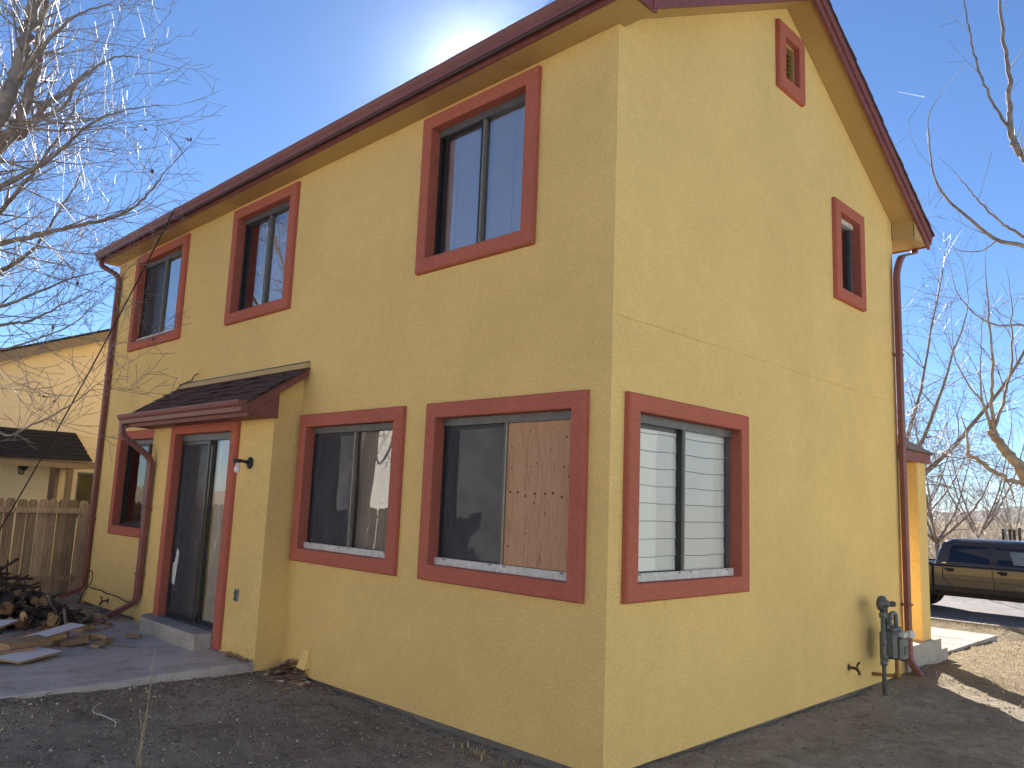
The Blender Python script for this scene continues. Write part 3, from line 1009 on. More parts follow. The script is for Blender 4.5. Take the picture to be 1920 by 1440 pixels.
# front porch ---------------------------------------------------------------
pc = MB()
for (x0, x1, y0, y1, z0, z1) in ((-.285, -.02, 6.14, 6.43, .27, 2.40),):
    pc.bevbox(((x0 + x1) / 2, (y0 + y1) / 2, (z0 + z1) / 2), (x1 - x0, y1 - y0, z1 - z0), .012)
pc.build('porch_column', M['stucco'], house)
ps = MB()
ps.box((-3.5, HW + .004, -.3), (.03, 6.62, .275)); ps.box((-3.5, 6.6205, -.3), (-.02, 7.02, .12))
ps.build('porch_slab', M['concpale'], house)
pr_ = MB()
pr_.box((-3.6, HW + .004, 2.39), (-.012, HW + .03, 2.50)); pr_.box((-.0115, HW + .004, 2.385), (.02, 6.51, 2.505)); pr_.box((-3.6, 6.48, 2.385), (-.012, 6.51, 2.505))
pf = pr_.build('porch_roof', M['maroonwood'], house)
pr2 = MB()
pr2.loft([[Vector((-3.6, HW + .004, 2.507)), Vector((.055, HW + .004, 2.507)), Vector((.055, 6.545, 2.507)), Vector((-3.6, 6.545, 2.507))],
          [Vector((-3.6, HW + .004, 2.522)), Vector((.055, HW + .004, 2.522)), Vector((.055, 6.545, 2.522)), Vector((-3.6, 6.545, 2.522))],
          [Vector((-3.6, HW + .004, 2.97)), Vector((-.55, HW + .004, 2.97)), Vector((-.55, HW + .01, 2.97)), Vector((-3.6, HW + .01, 2.97))]], True, True, True)
pr2.build('shingles', M['shingletan'], pf)
pr3 = MB(); pr3.box((-3.5, HW + .035, 2.405), (-.013, 6.478, 2.415)); pr3.build('porch_ceiling', M['soffit'], pf)

# walk in the front yard
wk = MB()
for (y0, y1) in ((7.05, 8.92), (8.935, 9.95)):
    wk.box((-2.2, y0, -.2), (-.18, y1, -.005))
tag(wk.build('path', M['concpale']), kind='structure')
cs = MB()   # rounded door step
pts = []
for k in range(13):
    t = k / 12 * math.pi / 2
    pts.append((-6.15 - .36 * math.sin(t), -.30 - .235 + .235 * (1 - math.cos(t))))
outl = [(-4.85, -.305), (-4.85, -.52), (-4.87, -.54)] + [(x, min(y, -.305)) for x, y in pts]
def wig(x, y): return noise.noise((x * 7, y * 7, 4)) * .004
cs.loft([[Vector((x, y + wig(x, y), .05)) for x, y in outl], [Vector((x, y + wig(x, y), .225)) for x, y in outl],
         [Vector((x - .006 if x > -5 else x, min(y + .012, -.305), .242)) for x, y in outl]], True, True, True)
tag(cs.build('concrete_step', M['concstep']), 'low grey concrete step with a rounded end below the patio door', 'step')

# fittings on the walls ---------------------------------------------------------
lp = thing('wall_lamp', 'black wall lamp holding a bare white bulb beside the patio door', 'lamp', (-4.42, -BY, 2.0))
mb = MB(); mb.lathe((-4.42, -BY - .001, 2.0), (0, -1, 0), [(.001, 0), (.062, 0), (.062, .008), (.05, .02), (.015, .026), (.001, .027)], 24); mb.build('backplate', M['iron'], lp)
mb = MB(); mb.tube([(-4.42, -BY - .02, 2.0), (-4.42, -BY - .09, 2.015), (-4.42, -BY - .14, 2.01)], .016, 10)
mb.lathe((-4.42, -BY - .14, 2.03), (0, 0, -1), [(.001, -.004), (.045, 0), (.05, .01), (.05, .03), (.03, .035), (.001, .036)], 20); mb.build('arm', M['iron'], lp)
mb = MB(); mb.lathe((-4.42, -BY - .14, 1.996), (0, 0, -1), [(.016, 0), (.017, .025), (.027, .05), (.031, .072), (.027, .092), (.014, .104), (.001, .107)], 18); mb.build('bulb', M['bulb'], lp)

ou = thing('electrical_outlet', 'grey weatherproof outlet cover low on the wall right of the patio door', 'outlet', (-4.46, -BY, .66))
mb = MB(); mb.bevbox((-4.46, -BY - .008, .665), (.075, .014, .125), .004); mb.build('cover_plate', M['outlet'], ou)
mb = MB(); mb.bevbox((-4.46, -BY - .019, .685), (.05, .01, .045), .003); mb.bevbox((-4.46, -BY - .019, .635), (.05, .01, .04), .003); mb.build('flip_lid', M['galvdark'], ou)

vf = MB()
vf.loft([[Vector((-3.60, -.002, .24)), Vector((-3.50, -.002, .24)), Vector((-3.50, -.012, .24)), Vector((-3.60, -.012, .24))],
         [Vector((-3.62, -.002, .08)), Vector((-3.48, -.002, .08)), Vector((-3.48, -.07, .075)), Vector((-3.62, -.07, .075))]], True, True, True)
tag(vf.build('vent_hood', M['flap']), 'small yellow vent hood low on the facade near the leaf heap', 'vent')


def hose_bib(base, nrm, up, label):
    t = thing('hose_tap', label, 'tap', base)
    b0 = Vector(base); n = Vector(nrm); s = Vector(up).cross(n)
    mb = MB(); mb.lathe(b0 + n * .001, n, [(.001, 0), (.028, 0), (.03, .006), (.012, .012), (.012, .05)], 14)
    mb.tube([b0 + n * .045, b0 + n * .075, b0 + n * .10 - Vector((0, 0, .03)), b0 + n * .105 - Vector((0, 0, .055))], [.014, .017, .014, .016], 10)
    mb.build('tap_body', M['brass'], t)
    mb = MB(); mb.tube([b0 + n * .075, b0 + n * .095 + Vector((0, 0, .045))], .006, 8)
    c0 = b0 + n * .095 + Vector((0, 0, .045))
    for k in range(5):
        aa = k / 5 * 6.283; mb.tube([c0, c0 + s * (.026 * math.cos(aa)) + Vector((0, 0, .02)) * math.sin(aa) + n * .012 * math.sin(aa)], [.006, .009], 6)
    mb.build('tap_handle', M['iron'], t)


hose_bib((.0, 3.89, .236), (1, 0, 0), (0, 0, 1), 'small brass hose tap low on the gable wall beside the gas meter')
hose_bib((-8.80, 0, .11), (0, -1, 0), (0, 0, 1), 'dark hose tap low on the facade between the two left downspouts')

# gas meter
gmt = thing('gas_meter', 'grey gas meter with regulator and pipes by the far end of the gable wall', 'gas meter', (.2, 4.5, 0))
mx, my = .21, 4.24
mb = MB()   # riser
mb.tube([(mx, my, gz(mx, my) - .1), (mx, my, .90)], .021, 12)
mb.lathe((mx, my, .30), (0, 0, 1), [(.02, 0), (.034, .004), (.034, .05), (.03, .055), (.03, .09), (.036, .095), (.036, .125), (.022, .13)], 14)
mb.lathe((mx, my, .53), (0, 0, 1), [(.02, 0), (.03, .004), (.03, .07), (.02, .075)], 14)
mb.tube([(mx - .03, my, .37), (mx + .05, my - .01, .37)], .014, 8)
mb.lathe((mx, my, .86), (0, 0, 1), [(.02, 0), (.034, .003), (.034, .05), (.028, .055), (.02, .08)], 14)
mb.tube([(mx, my - .07, .915), (mx, my + .08, .915)], .013, 8)
mb.build('riser_pipe', M['galv'], gmt)
mb = MB()   # regulator: disc facing outwards plus side cap
mb.lathe((mx - .05, my + .03, 1.03), (1, 0, 0), [(.001, 0), (.06, 0), (.088, .012), (.095, .03), (.095, .045), (.088, .058), (.05, .07), (.04, .1), (.001, .102)], 24)
mb.lathe((mx, my + .05, 1.02), (.25, 1, 0), [(.03, 0), (.03, .12), (.036, .122), (.036, .15), (.001, .152)], 14)
mb.tube([(mx, my, .93), (mx, my + .03, 1.0)], .028, 10)
mb.tube([(mx, my + .09, .98), (mx, my + .10, .76)], .018, 10)
mb.lathe((mx, my + .10, .72), (0, 0, 1), [(.03, 0), (.03, .05), (.02, .055)], 6)
mb.build('regulator', M['galvdark'], gmt)
mb = MB()   # meter body
mb.bevbox((mx + .0, my + .23, .53), (.17, .26, .34), .03)
mb.bevbox((mx + .0, my + .23, .715), (.14, .22, .045), .012)
mb.build('meter_body', M['galv'], gmt)
mb = MB()
mb.bevbox((mx + .10, my + .25, .49), (.05, .20, .27), .02)
mb.bevbox((mx + .128, my + .25, .47), (.012, .09, .10), .004, 1)
mb.build('front_cover', [M['galv'], M['galvdark']], gmt)
mb = MB()
mb.bevbox((mx + .11, my + .25, .655), (.07, .13, .07), .012)
mb.bevbox((mx + .15, my + .32, .66), (.06, .12, .09), .01)
mb.build('index_box', M['whitealu'], gmt)
mb = MB()
mb.tube(arc_path([(mx, my + .19, .73), (mx, my + .19, .90), (mx, my + .36, .90), (mx, my + .36, .60)], 6, .07), .023, 12)
for z_ in (.75, .83): mb.lathe((mx, my + .19, z_), (0, 0, 1), [(.03, 0), (.033, .003), (.033, .03), (.03, .033)], 12)
mb.build('outlet_pipe', M['galv'], gmt)
mb = MB(); mb.tube(arc_path([(mx, my + .36, .60), (mx, my + .36, .125), (.0, my + .24, .13)], 5, .05), .021, 12)
mb.lathe((mx, my + .36, .10), (0, 0, 1), [(.001, 0), (.03, .002), (.03, .06), (.02, .065)], 12)
mb.build('house_pipe', M['rust'], gmt)

gmt.scale = (1, 1, .82)
# cables
cb = MB()
def cat(p, q, sag, n=14): return [Vector(p).lerp(Vector(q), i / n) - Vector((0, 0, sag * 4 * (i / n) * (1 - i / n))) for i in range(n + 1)]
cb.tube(cat((-7.02, -.34, 5.37), (-10.85, -.97, .95), .12), .011, 6)
cb.tube(cat((-10.85, -.97, .95), (-11.14, -1.6, .2), .05, 6), .011, 6)
tag(cb.build('service_cable', M['cable']), 'thin dark cable slanting from the roof gutter down to the wooden fence', 'cable')
cb = MB()
cb.tube(arc_path([(-9.80, -.06, -.03), (-9.62, -.07, .17), (-9.44, -.06, .24), (-9.36, -.05, .36), (-9.42, -.05, .47), (-9.52, -.05, .46)], 4, .08), .008, 6)
cb.tube(arc_path([(-9.44, -.055, .24), (-9.2, -.05, .225), (-9.0, -.05, .235), (-8.75, -.05, .215), (-8.4, -.05, .22), (-8.1, -.05, .19), (-7.56, -.04, .19)], 4, .08), .007, 6)
tag(cb.build('loose_wire', M['cable']), 'loose looped dark wire along the facade base by the hose tap', 'wire')
cb = MB(); cb.tube(arc_path([(-7.06, -.05, 2.99), (-6.95, -.04, 3.05), (-6.8, -.03, 3.07), (-6.68, -.03, 3.08), (-6.64, -.03, 3.14), (-6.52, -.03, 3.155)], 4, .06), .006, 6)
tag(cb.build('loose_wire', M['cable']), 'short curled wire end above the entry canopy', 'wire')

# ------------------------------------------------------------------ fence
fe = thing('wood_fence', 'weathered dog-eared wooden fence between the two yellow houses', 'fence', (-11.2, -3, 0))
FXX = -11.2
y = .36; k = 0
while y > -9.2:
    w_ = .138 + rnd.uniform(-.012, .01)
    zt = 1.455 + rnd.uniform(-.012, .012); lean = rnd.uniform(-.012, .012); zb = -.09 + rnd.uniform(-.02, .02)
    t0 = FXX - .036 - rnd.uniform(0, .012)
    mb = MB()
    pts = [(y, zb), (y + lean, zt - .045), (y - .025 + lean, zt), (y - w_ + .025 + lean, zt), (y - w_ + lean, zt - .045), (y - w_, zb)]
    mb.loft([[Vector((t0, p[0], p[1])) for p in pts], [Vector((t0 + .016, p[0], p[1])) for p in pts]][::-1], True, True, True)
    mb.build('picket', M['fence'], fe)
    y -= w_ + (.012 + .010 * rnd.random() if rnd.random() < .55 else .006); k += 1
for z_ in (.15, 1.235):
    mb = MB(); mb.box((FXX - .014, -9.2, z_), (FXX + .024, .36, z_ + .085)); mb.build('rail', M['fence'], fe)
for yy in (.33, -2.1, -4.5, -6.9):
    mb = MB(); mb.box((FXX + .025, yy - .045, -.2), (FXX + .11, yy + .045, 1.39)); mb.build('post', M['fence'], fe)
ga = thing('wood_gate', 'short run of wooden fence boards between the fence post and the house corner', 'gate', (-10.5, .42, 0))
x = -11.05
while x < -9.95:
    w_ = .135 + rnd.uniform(-.01, .01)
    zt = 1.45 + rnd.uniform(-.015, .015)
    mb = MB()
    pts = [(x, -.08), (x, zt - .04), (x + .025, zt), (x + w_ - .025, zt), (x + w_, zt - .04), (x + w_, -.08)]
    mb.loft([[Vector((p[0], .44, p[1])) for p in pts], [Vector((p[0], .424, p[1])) for p in pts]], True, True, True)
    mb.build('picket', M['fence'], ga); x += w_ + .012
for z_ in (.25, .62, 1.235):
    mb = MB(); mb.box((-11.1, .385, z_), (-9.9, .4235, z_ + .07)); mb.build('rail', M['fence'], ga)

# ------------------------------------------------------------------ lap siding helper
def siding(mb, tf, u0, u1, z0, ztop, exposure, m=0, thick=.014, holes=()):
    """tf((u,z,n)); ztop(u) gives the top outline; boards as overlapping wedges"""
    z = z0
    us = sorted(set([u0, u1, getattr(ztop, 'peak', u0)] + [h[0] for h in holes] + [h[1] for h in holes]))
    while True:
        alive = False
        for i in range(len(us) - 1):
            a_, b_ = us[i], us[i + 1]
            if b_ - a_ < 1e-4: continue
            zs = [(z, z + exposure)]
            for h in holes:
                if h[0] < (a_ + b_) / 2 < h[1]:
                    nz = []
                    for (p, q) in zs:
                        if q <= h[2] or p >= h[3]: nz.append((p, q))
                        else:
                            if p < h[2]: nz.append((p, h[2]))
                            if q > h[3]: nz.append((h[3], q))
                    zs = nz
            for (p, q) in zs:
                poly = [(a_, p), (b_, p), (b_, q), (a_, q)]
                za, zb = ztop(a_), ztop(b_)
                s = (zb - za) / (b_ - a_)
                poly = clip_poly(poly, -s, 1, za - s * a_)
                if len(poly) < 3: continue
                alive = True
                mb.face([tf((P_[0], P_[1], thick * (1 - (P_[1] - z) / exposure))) for P_ in poly], m)
                if abs(p - z) < 1e-6:
                    lo = [P_ for P_ in poly if abs(P_[1] - p) < 1e-6]
                    if len(lo) >= 2: mb.face([tf((lo[0][0], p, 0)), tf((lo[1][0], p, 0)), tf((lo[1][0], p, thick)), tf((lo[0][0], p, thick))], m)
        z += exposure
        if not alive and z > z0 + exposure: break


# neighbour on the left ----------------------------------------------------------
nb = thing('neighbor_house', 'tan lap-sided house with dark shingled porch roof beyond the wooden fence', 'house', (-14, 2, 0))
NX = -14.0
NT_ = lambda p: Vector((NX + p[2], p[0], p[1]))
pk = 4.6
def nz(u): return 3.93 + .405 * ((u + .6) if u < pk else (2 * pk - u + .6))
nz.peak = pk
mb = MB(); siding(mb, NT_, -1.6, 13.5, -.4, nz, .235, 0, .016, [(.93, 2.4, 1.0, 2.02)])
mb.face([(NX - .01, -1.6, -.4), (NX - 9, -1.6, -.4), (NX - 9, -1.6, nz(-1.6)), (NX - .01, -1.6, nz(-1.6))])
mb.face([(NX - .01, 13.5, -.4), (NX - 9, 13.5, -.4), (NX - 9, 13.5, nz(13.5)), (NX - .01, 13.5, nz(13.5))][::-1])
mb.build('wall', M['siding'], nb)
rf = MB(); ff = MB()
for (ya, yb) in ((-2.1, pk), (pk, 14.1)):
    for (mbx, x0, x1, z0_, z1_) in ((rf, NX - 9.3, NX + .34, .17, .215), (ff, NX + .27, NX + .31, -.02, .168)):
        mbx.loft([[Vector((x0, yy, nz(yy) + z0_)), Vector((x1, yy, nz(yy) + z0_)), Vector((x1, yy, nz(yy) + z1_)), Vector((x0, yy, nz(yy) + z1_))] for yy in (ya, yb)], True, True, True)
    ff.loft([[Vector((NX + .017, yy, nz(yy) - .0)), Vector((NX + .269, yy, nz(yy) - .0)), Vector((NX + .269, yy, nz(yy) + .02)), Vector((NX + .017, yy, nz(yy) + .02))] for yy in (ya, yb)], True, True, True)
rf.build('roof', M['shinglegrey'], nb); ff.build('fascia', M['tantrim'], nb)
pr4 = MB()
n = 7
for k in range(n):
    t0, t1 = k / n, (k + 1) / n
    X0, X1 = NX + .02 + 1.12 * (1 - t0) + .02, NX + .02 + 1.12 * (1 - t1)
    Z0, Z1 = 2.16 + .56 * t0, 2.16 + .56 * t1
    pr4.loft([[Vector((X0, yy, Z0 - .02)), Vector((X0, yy, Z0 + .018)), Vector((X1, yy, Z1 + .004)), Vector((X1, yy, Z1 - .03))] for yy in (-1.55, .86 + .012 * rnd.random())], True, True, True)
po = pr4.build('porch_roof', M['shinglegrey'], nb)
pb2 = MB(); pb2.box((NX + 1.02, -1.5, 2.0), (NX + 1.10, .80, 2.135)); pb2.box((NX + .018, .72, 2.0), (NX + 1.019, .80, 2.135)); pb2.build('porch_beam', M['tantrim'], nb)
bb = MB(); bb.box((NX + .017, -1.55, 2.03), (NX + .045, 4, 2.16)); bb.box((NX + .017, .55, -.3), (NX + .05, .66, 2.0295)); bb.box((NX + .017, .80, -.3), (NX + .05, .905, 2.0295))
bb.build('band_board', M['tantrim'], nb)
pp_ = MB(); pp_.box((NX + 1.0, .225, -.35), (NX + 1.08, .305, 1.999)); pp_.build('porch_post', M['brownpost'], nb)
ww = MB(); ring(ww, NT_, 0.907, 2.42, .98, 2.028, [(0, .01), (.0, .05), (.075, .05), (.075, -.03)]); nwin = ww.build('window', M['cream'], nb)
ww = MB(); ring(ww, NT_, 0.983, 2.344, 1.056, 1.952, [(0, .0), (.04, .0), (.04, -.03)]); ww.build('window_frame', M['outlet'], nwin)
ww = MB(); ww.face([NT_(p) for p in ((1.0, 1.07, -.025), (2.32, 1.07, -.025), (2.32, 1.95, -.025), (1.0, 1.95, -.025))]); ww.build('pane', M['glass'], nwin)
ww = MB(); folds(ww, NT_, .94, 2.4, 1.0, 2.02, -.06, .02, .16); ww.build('curtain', M['sage'], nwin)
wl = thing('wall_lantern', 'black wall lantern under the neighbouring porch roof', 'lantern', (NX + .02, -.2, 1.9))
ly, lz = hit(40, 878, 0, NX + .12)[1], hit(40, 878, 0, NX + .12)[2]
mb = MB(); mb.lathe((NX + .017, ly + .06, lz + .03), (1, 0, 0), [(.001, 0), (.07, 0), (.07, .02), (.001, .03)], 16); mb.tube([(NX + .03, ly + .06, lz + .04), (NX + .1, ly + .03, lz + .1), (NX + .15, ly, lz + .06)], .012, 8)
mb.build('backplate', M['iron'], wl)
mb = MB(); mb.lathe((NX + .15, ly, lz + .05), (0, 0, -1), [(.001, -.02), (.07, .02), (.075, .03), (.06, .032)], 6); 
for k in range(6):
    aa = k / 6 * 6.283; mb.tube([(NX + .15 + .058 * math.cos(aa), ly + .058 * math.sin(aa), lz + .02), (NX + .15 + .042 * math.cos(aa), ly + .042 * math.sin(aa), lz - .10)], .006, 5)
mb.lathe((NX + .15, ly, lz - .10), (0, 0, -1), [(.001, 0), (.046, 0), (.046, .014), (.001, .02)], 6)
mb.build('lantern_cage', M['iron'], wl)

# houses out of view: one the windows reflect, one added to bounce light
def plain_house(name, label, tf, u0, u1, depth, ze, zp, wallm, roofm, exposure):
    t = thing(name, label, 'house', tf(((u0 + u1) / 2, 0, 0)))
    pkx = (u0 + u1) / 2
    mb = MB()
    flat = lambda u: ze
    flat.peak = pkx
    siding(mb, tf, u0, u1, -.5, flat, exposure)
    for (q0, q1) in ((u0, -depth), (u1, -depth)):
        mb.face([tf((q0, -.5, 0)), tf((q0, -.5, q1)), tf((q0, ze, q1)), tf((q0, zp, q1 / 2)), tf((q0, ze, 0))])
    mb.build('wall', wallm, t)
    mb = MB()
    for (na, nb_) in ((.5, -depth / 2), (-depth / 2, -depth - .5)):
        za = ze - .2 if na > 0 else zp; zb = zp if na > 0 else ze - .2
        mb.loft([[Vector(tf((u, za, na))), Vector(tf((u, zb, nb_))), Vector(tf((u, zb + .12, nb_))), Vector(tf((u, za + .12, na)))] for u in (u0 - .4, u1 + .4)], True, True, True)
    mb.build('roof', roofm, t)
    for uu in (u0 + (u1 - u0) * .25, u0 + (u1 - u0) * .7):
        mb = MB(); ring(mb, tf, uu - .7, uu + .7, .9, 2.2, [(0, .016), (0, .05), (.09, .05), (.09, .02)])
        w_ = mb.build('window', M['whitealu'], t)
        mb = MB(); mb.face([tf(p) for p in ((uu - .65, .95, .022), (uu + .65, .95, .022), (uu + .65, 2.15, .022), (uu - .65, 2.15, .022))]); mb.build('pane', M['carglass'], w_)
    return t
plain_house('pale_house', 'pale lap-sided house across the back yard with a grey roof', lambda p: Vector((p[0], -11.5 + p[2], p[1])), -24, 4, 9, 4.6, 7.0, M['sidingpale'], M['shinglegrey'], .22)
plain_house('pale_house', 'unseen white lap-sided house added across the side yard to bounce light on the gable wall', lambda p: Vector((9.0 - p[2], -p[0], p[1])), -14, 7, 9, 5.2, 7.4, M['sidingcool'], M['shinglegrey'], .25)

# ------------------------------------------------------------------ bare trees
def bez(pts, n):
    """Catmull-Rom through pts"""
    pts = [Vector(p) for p in pts]; P = [pts[0] * 2 - pts[1]] + pts + [pts[-1] * 2 - pts[-2]]
    out = []
    for i in range(1, len(P) - 2):
        for k in range(n):
            t = k / n
            out.append(.5 * ((2 * P[i]) + (P[i + 1] - P[i - 1]) * t + (2 * P[i - 1] - 5 * P[i] + 4 * P[i + 1] - P[i + 2]) * t * t + (-P[i - 1] + 3 * P[i] - 3 * P[i + 1] + P[i + 2]) * t ** 3))
    return out + [pts[-1]]


def branch(mb, rg, p, d, length, r, level, cfg):
    """a wandering branch with side shoots"""
    nseg = max(3, int(length / cfg['seg'][min(level, len(cfg['seg']) - 1)]))
    step = length / nseg
    pts, rads = [p.copy()], [r]
    q = p.copy(); d = d.normalized()
    tip = cfg['tip']
    dirs = [d]
    for i in range(nseg):
        wob = Vector((rg.gauss(0, 1), rg.gauss(0, 1), rg.gauss(0, 1))) * cfg['wob']
        s = (i + 1) / nseg
        d = (d + wob + Vector((0, 0, cfg['grav'] * (1 - s) + cfg['curl'] * s)) * step * cfg['gk']).normalized()
        q = q + d * step
        pts.append(q.copy()); dirs.append(d)
        rads.append(max(tip, r * (1 - s * .85)))
    mb.tube(pts, rads, 5 if r > .03 else (4 if r > .012 else 3), 0, False)
    if level <= 0: 
        if cfg.get('leaf') and rg.random() < cfg['leaf']: cfg['leaves'].append((pts[-1], dirs[-1]))
        return
    nch = max(1, int(length * cfg['dens'][min(level, len(cfg['dens']) - 1)] * rg.uniform(.8, 1.2)))
    for c in range(nch):
        s = .18 + .8 * (c + rg.random()) / nch
        i = min(int(s * nseg), nseg - 1)
        dd = dirs[i]
        side = dd.cross(Vector((rg.gauss(0, 1), rg.gauss(0, 1), rg.gauss(0, 1)))).normalized()
        ang = rg.uniform(*cfg['ang'])
        nd = dd * math.cos(ang) + side * math.sin(ang)
        ln = length * rg.uniform(*cfg['lenf']) * (1 - s * .35)
        branch(mb, rg, pts[i].lerp(pts[i + 1], s * nseg - i if s * nseg - i <= 1 else 1), nd, max(ln, cfg['minl']), max(tip, rads[i] * .55), level - 1, cfg)


def limb_children(mb, rg, path, rads, level, cfg, dens, lens, start=.15, bias=None):
    tot = sum((path[i + 1] - path[i]).length for i in range(len(path) - 1))
    n = int(tot * dens)
    for c in range(n):
        s = start + (1 - start) * (c + rg.random()) / n
        i = min(int(s * (len(path) - 1)), len(path) - 2)
        dd = (path[i + 1] - path[i]).normalized()
        rv = Vector((rg.gauss(0, 1), rg.gauss(0, 1), rg.gauss(0, 1)))
        if bias: rv += bias
        side = (rv - dd * rv.dot(dd)).normalized()
        ang = rg.uniform(*cfg['ang'])
        branch(mb, rg, path[i], dd * math.cos(ang) + side * math.sin(ang), rg.uniform(*lens) * (1 - .4 * s), max(cfg['tip'] * 1.5, min(rads[i] * .4, .017)), level, cfg)
    # leader continues
    branch(mb, rg, path[-1], path[-1] - path[-2], lens[0], rads[-1], max(level - 1, 0), cfg)


def dead_leaves(cfg, name, parent, size=.05):
    mb = MB()
    for (p, d) in cfg['leaves']:
        for k in range(rnd.randint(1, 2)):
            a_ = Vector((rnd.gauss(0, 1), rnd.gauss(0, 1), rnd.gauss(0, .5))).normalized() * size * rnd.uniform(.6, 1.2)
            b_ = a_.orthogonal().normalized() * size * .7
            c_ = Vector((0, 0, -size * .6)); o_ = p + Vector((rnd.uniform(-.03, .03), rnd.uniform(-.03, .03), -.02))
            mb.face([o_, o_ + a_ * .5 + b_ * .5 + c_ * .4, o_ + a_ + c_]); mb.face([o_, o_ + a_ + c_, o_ + a_ * .5 - b_ * .5 + c_ * .7])
    return mb.build(name, M['leaftree'], parent) if mb.f else None


def limbtree(name, label, base, limbs, cfg, seed, level, dens, lens, trunk_sides=9, mats=('bark', 'twig'), group=None, bias=None):
    """limbs: list of (points, r0, r1[, dens scale])"""
    t = thing(name, label, 'tree', base, group)
    rg = random.Random(seed); cfg['leaves'] = []
    tm, cm = MB(), MB()
    for L_ in limbs:
        pts, r0, r1 = L_[:3]
        path = bez(pts, 7); n_ = len(path)
        path = [p + Vector((rg.gauss(0, 1), rg.gauss(0, 1), rg.gauss(0, 1))) * min(.012, r1) for p in path]
        rads = [r0 + (r1 - r0) * (i / (n_ - 1)) for i in range(n_)]
        tm.tube(path, rads, trunk_sides if r0 > .05 else 6, 0)
        k = L_[3] if len(L_) > 3 else 1.0
        if k: limb_children(cm, rg, path, rads, level, cfg, dens * k, lens, .1, bias)
    tm.build('trunk', M[mats[0]], t)
    c = cm.build('crown', M[mats[1]], t)
    if cfg.get('leaf'):
        dl = dead_leaves(cfg, 'dead_leaves', t)
        if dl: dl['kind'] = 'stuff'
    return t


D1 = 10.6
LT = lambda u, v, d=D1: at(u, v, d)
cfgL = dict(seg=[.12, .16, .2, .25], wob=.10, grav=-.25, curl=.75, gk=.9, dens=[0, 5.5, 4.2, 3.0], ang=(.45, 1.1), lenf=(.35, .62), minl=.22, tip=.0027, leaf=.012)
base = Vector((-8.7, -4.0, -.1))
fork = LT(-130, 420)
limbs = [
    ([base, (-8.4, -3.7, 1.6), LT(-190, 560), fork, LT(-60, 320)], 0.2080, 0.1162, 0),
    ([LT(-60, 320), LT(-10, 235), LT(28, 150), LT(45, 80), LT(66, 10), LT(92, -70), LT(110, -160)], 0.0920, 0.0562, 1),
    ([fork, LT(-70, 330, 10.9), LT(20, 255, 11), LT(52, 185, 11.1), LT(72, 100, 11.2), LT(82, 20, 11.3), LT(95, -80, 11.3)], 0.0760, 0.0413, 1),
    ([LT(-110, 400), LT(-50, 300, 11.3), LT(5, 268, 11.4), LT(40, 250, 11.4), LT(72, 215, 11.5), LT(90, 190, 11.5)], 0.0680, 0.0413, .8),
    ([LT(-190, 560), LT(-60, 478), LT(20, 452, 10.5), LT(105, 432, 10.4), LT(190, 413, 10.3), LT(245, 392, 10.2), LT(285, 355, 10.2), LT(308, 325, 10.2)], 0.0400, 0.0067, .8),
    ([fork, LT(-40, 372, 10.1), LT(60, 318, 10), LT(120, 275, 9.9), LT(170, 232, 9.9), LT(230, 208, 9.8), LT(300, 197, 9.8)], 0.0360, 0.0045, .8),
    ([LT(-30, 265), LT(60, 225), LT(120, 200, 10.4), LT(150, 150, 10.3), LT(215, 108, 10.2), LT(268, 108, 10.2)], 0.0320, 0.0045, .8),
    ([LT(20, 165), LT(70, 100, 10.3), LT(110, 55, 10.2), LT(150, 25, 10.1), LT(205, 8, 10.1)], 0.0320, 0.0060, .8),
    ([LT(-190, 560), LT(-80, 590, 10.2), LT(0, 575, 10.1), LT(70, 548, 10), LT(140, 520, 10), LT(210, 505, 10)], 0.0280, 0.0037, .7),
    ([LT(-200, 620), LT(-110, 500, 11.5), LT(-30, 420, 11.8), LT(40, 350, 12), LT(95, 280, 12), LT(140, 200, 12)], 0.0480, 0.0150, .9),
    ([LT(-190, 560), LT(-90, 540, 12), LT(0, 510, 12.2), LT(60, 470, 12.3), LT(110, 400, 12.4), LT(150, 330, 12.4)], 0.0400, 0.0090, .9),
    ([LT(-200, 620), LT(-90, 640, 11.2), LT(0, 610, 11.2), LT(60, 600, 11.1), LT(120, 570, 11), LT(170, 545, 11)], 0.0280, 0.0060, .7),
    ([LT(-200, 620), LT(-90, 700, 9.6), LT(0, 812, 9.4), LT(60, 796, 9.3), LT(118, 768, 9.2), LT(165, 735, 9.2), LT(194, 712, 9.2)], 0.0176, 0.0030, .45),
    ([LT(-100, 650, 9.8), LT(0, 655, 9.8), LT(70, 635, 9.7), LT(140, 605, 9.7), LT(185, 560, 9.7)], 0.0160, 0.0030, .5),
]
limbtree('bare_tree', 'large bare tree with drooping twigs left of the house', base, limbs, cfgL, 11, 2, 8.0, (.75, 1.75))
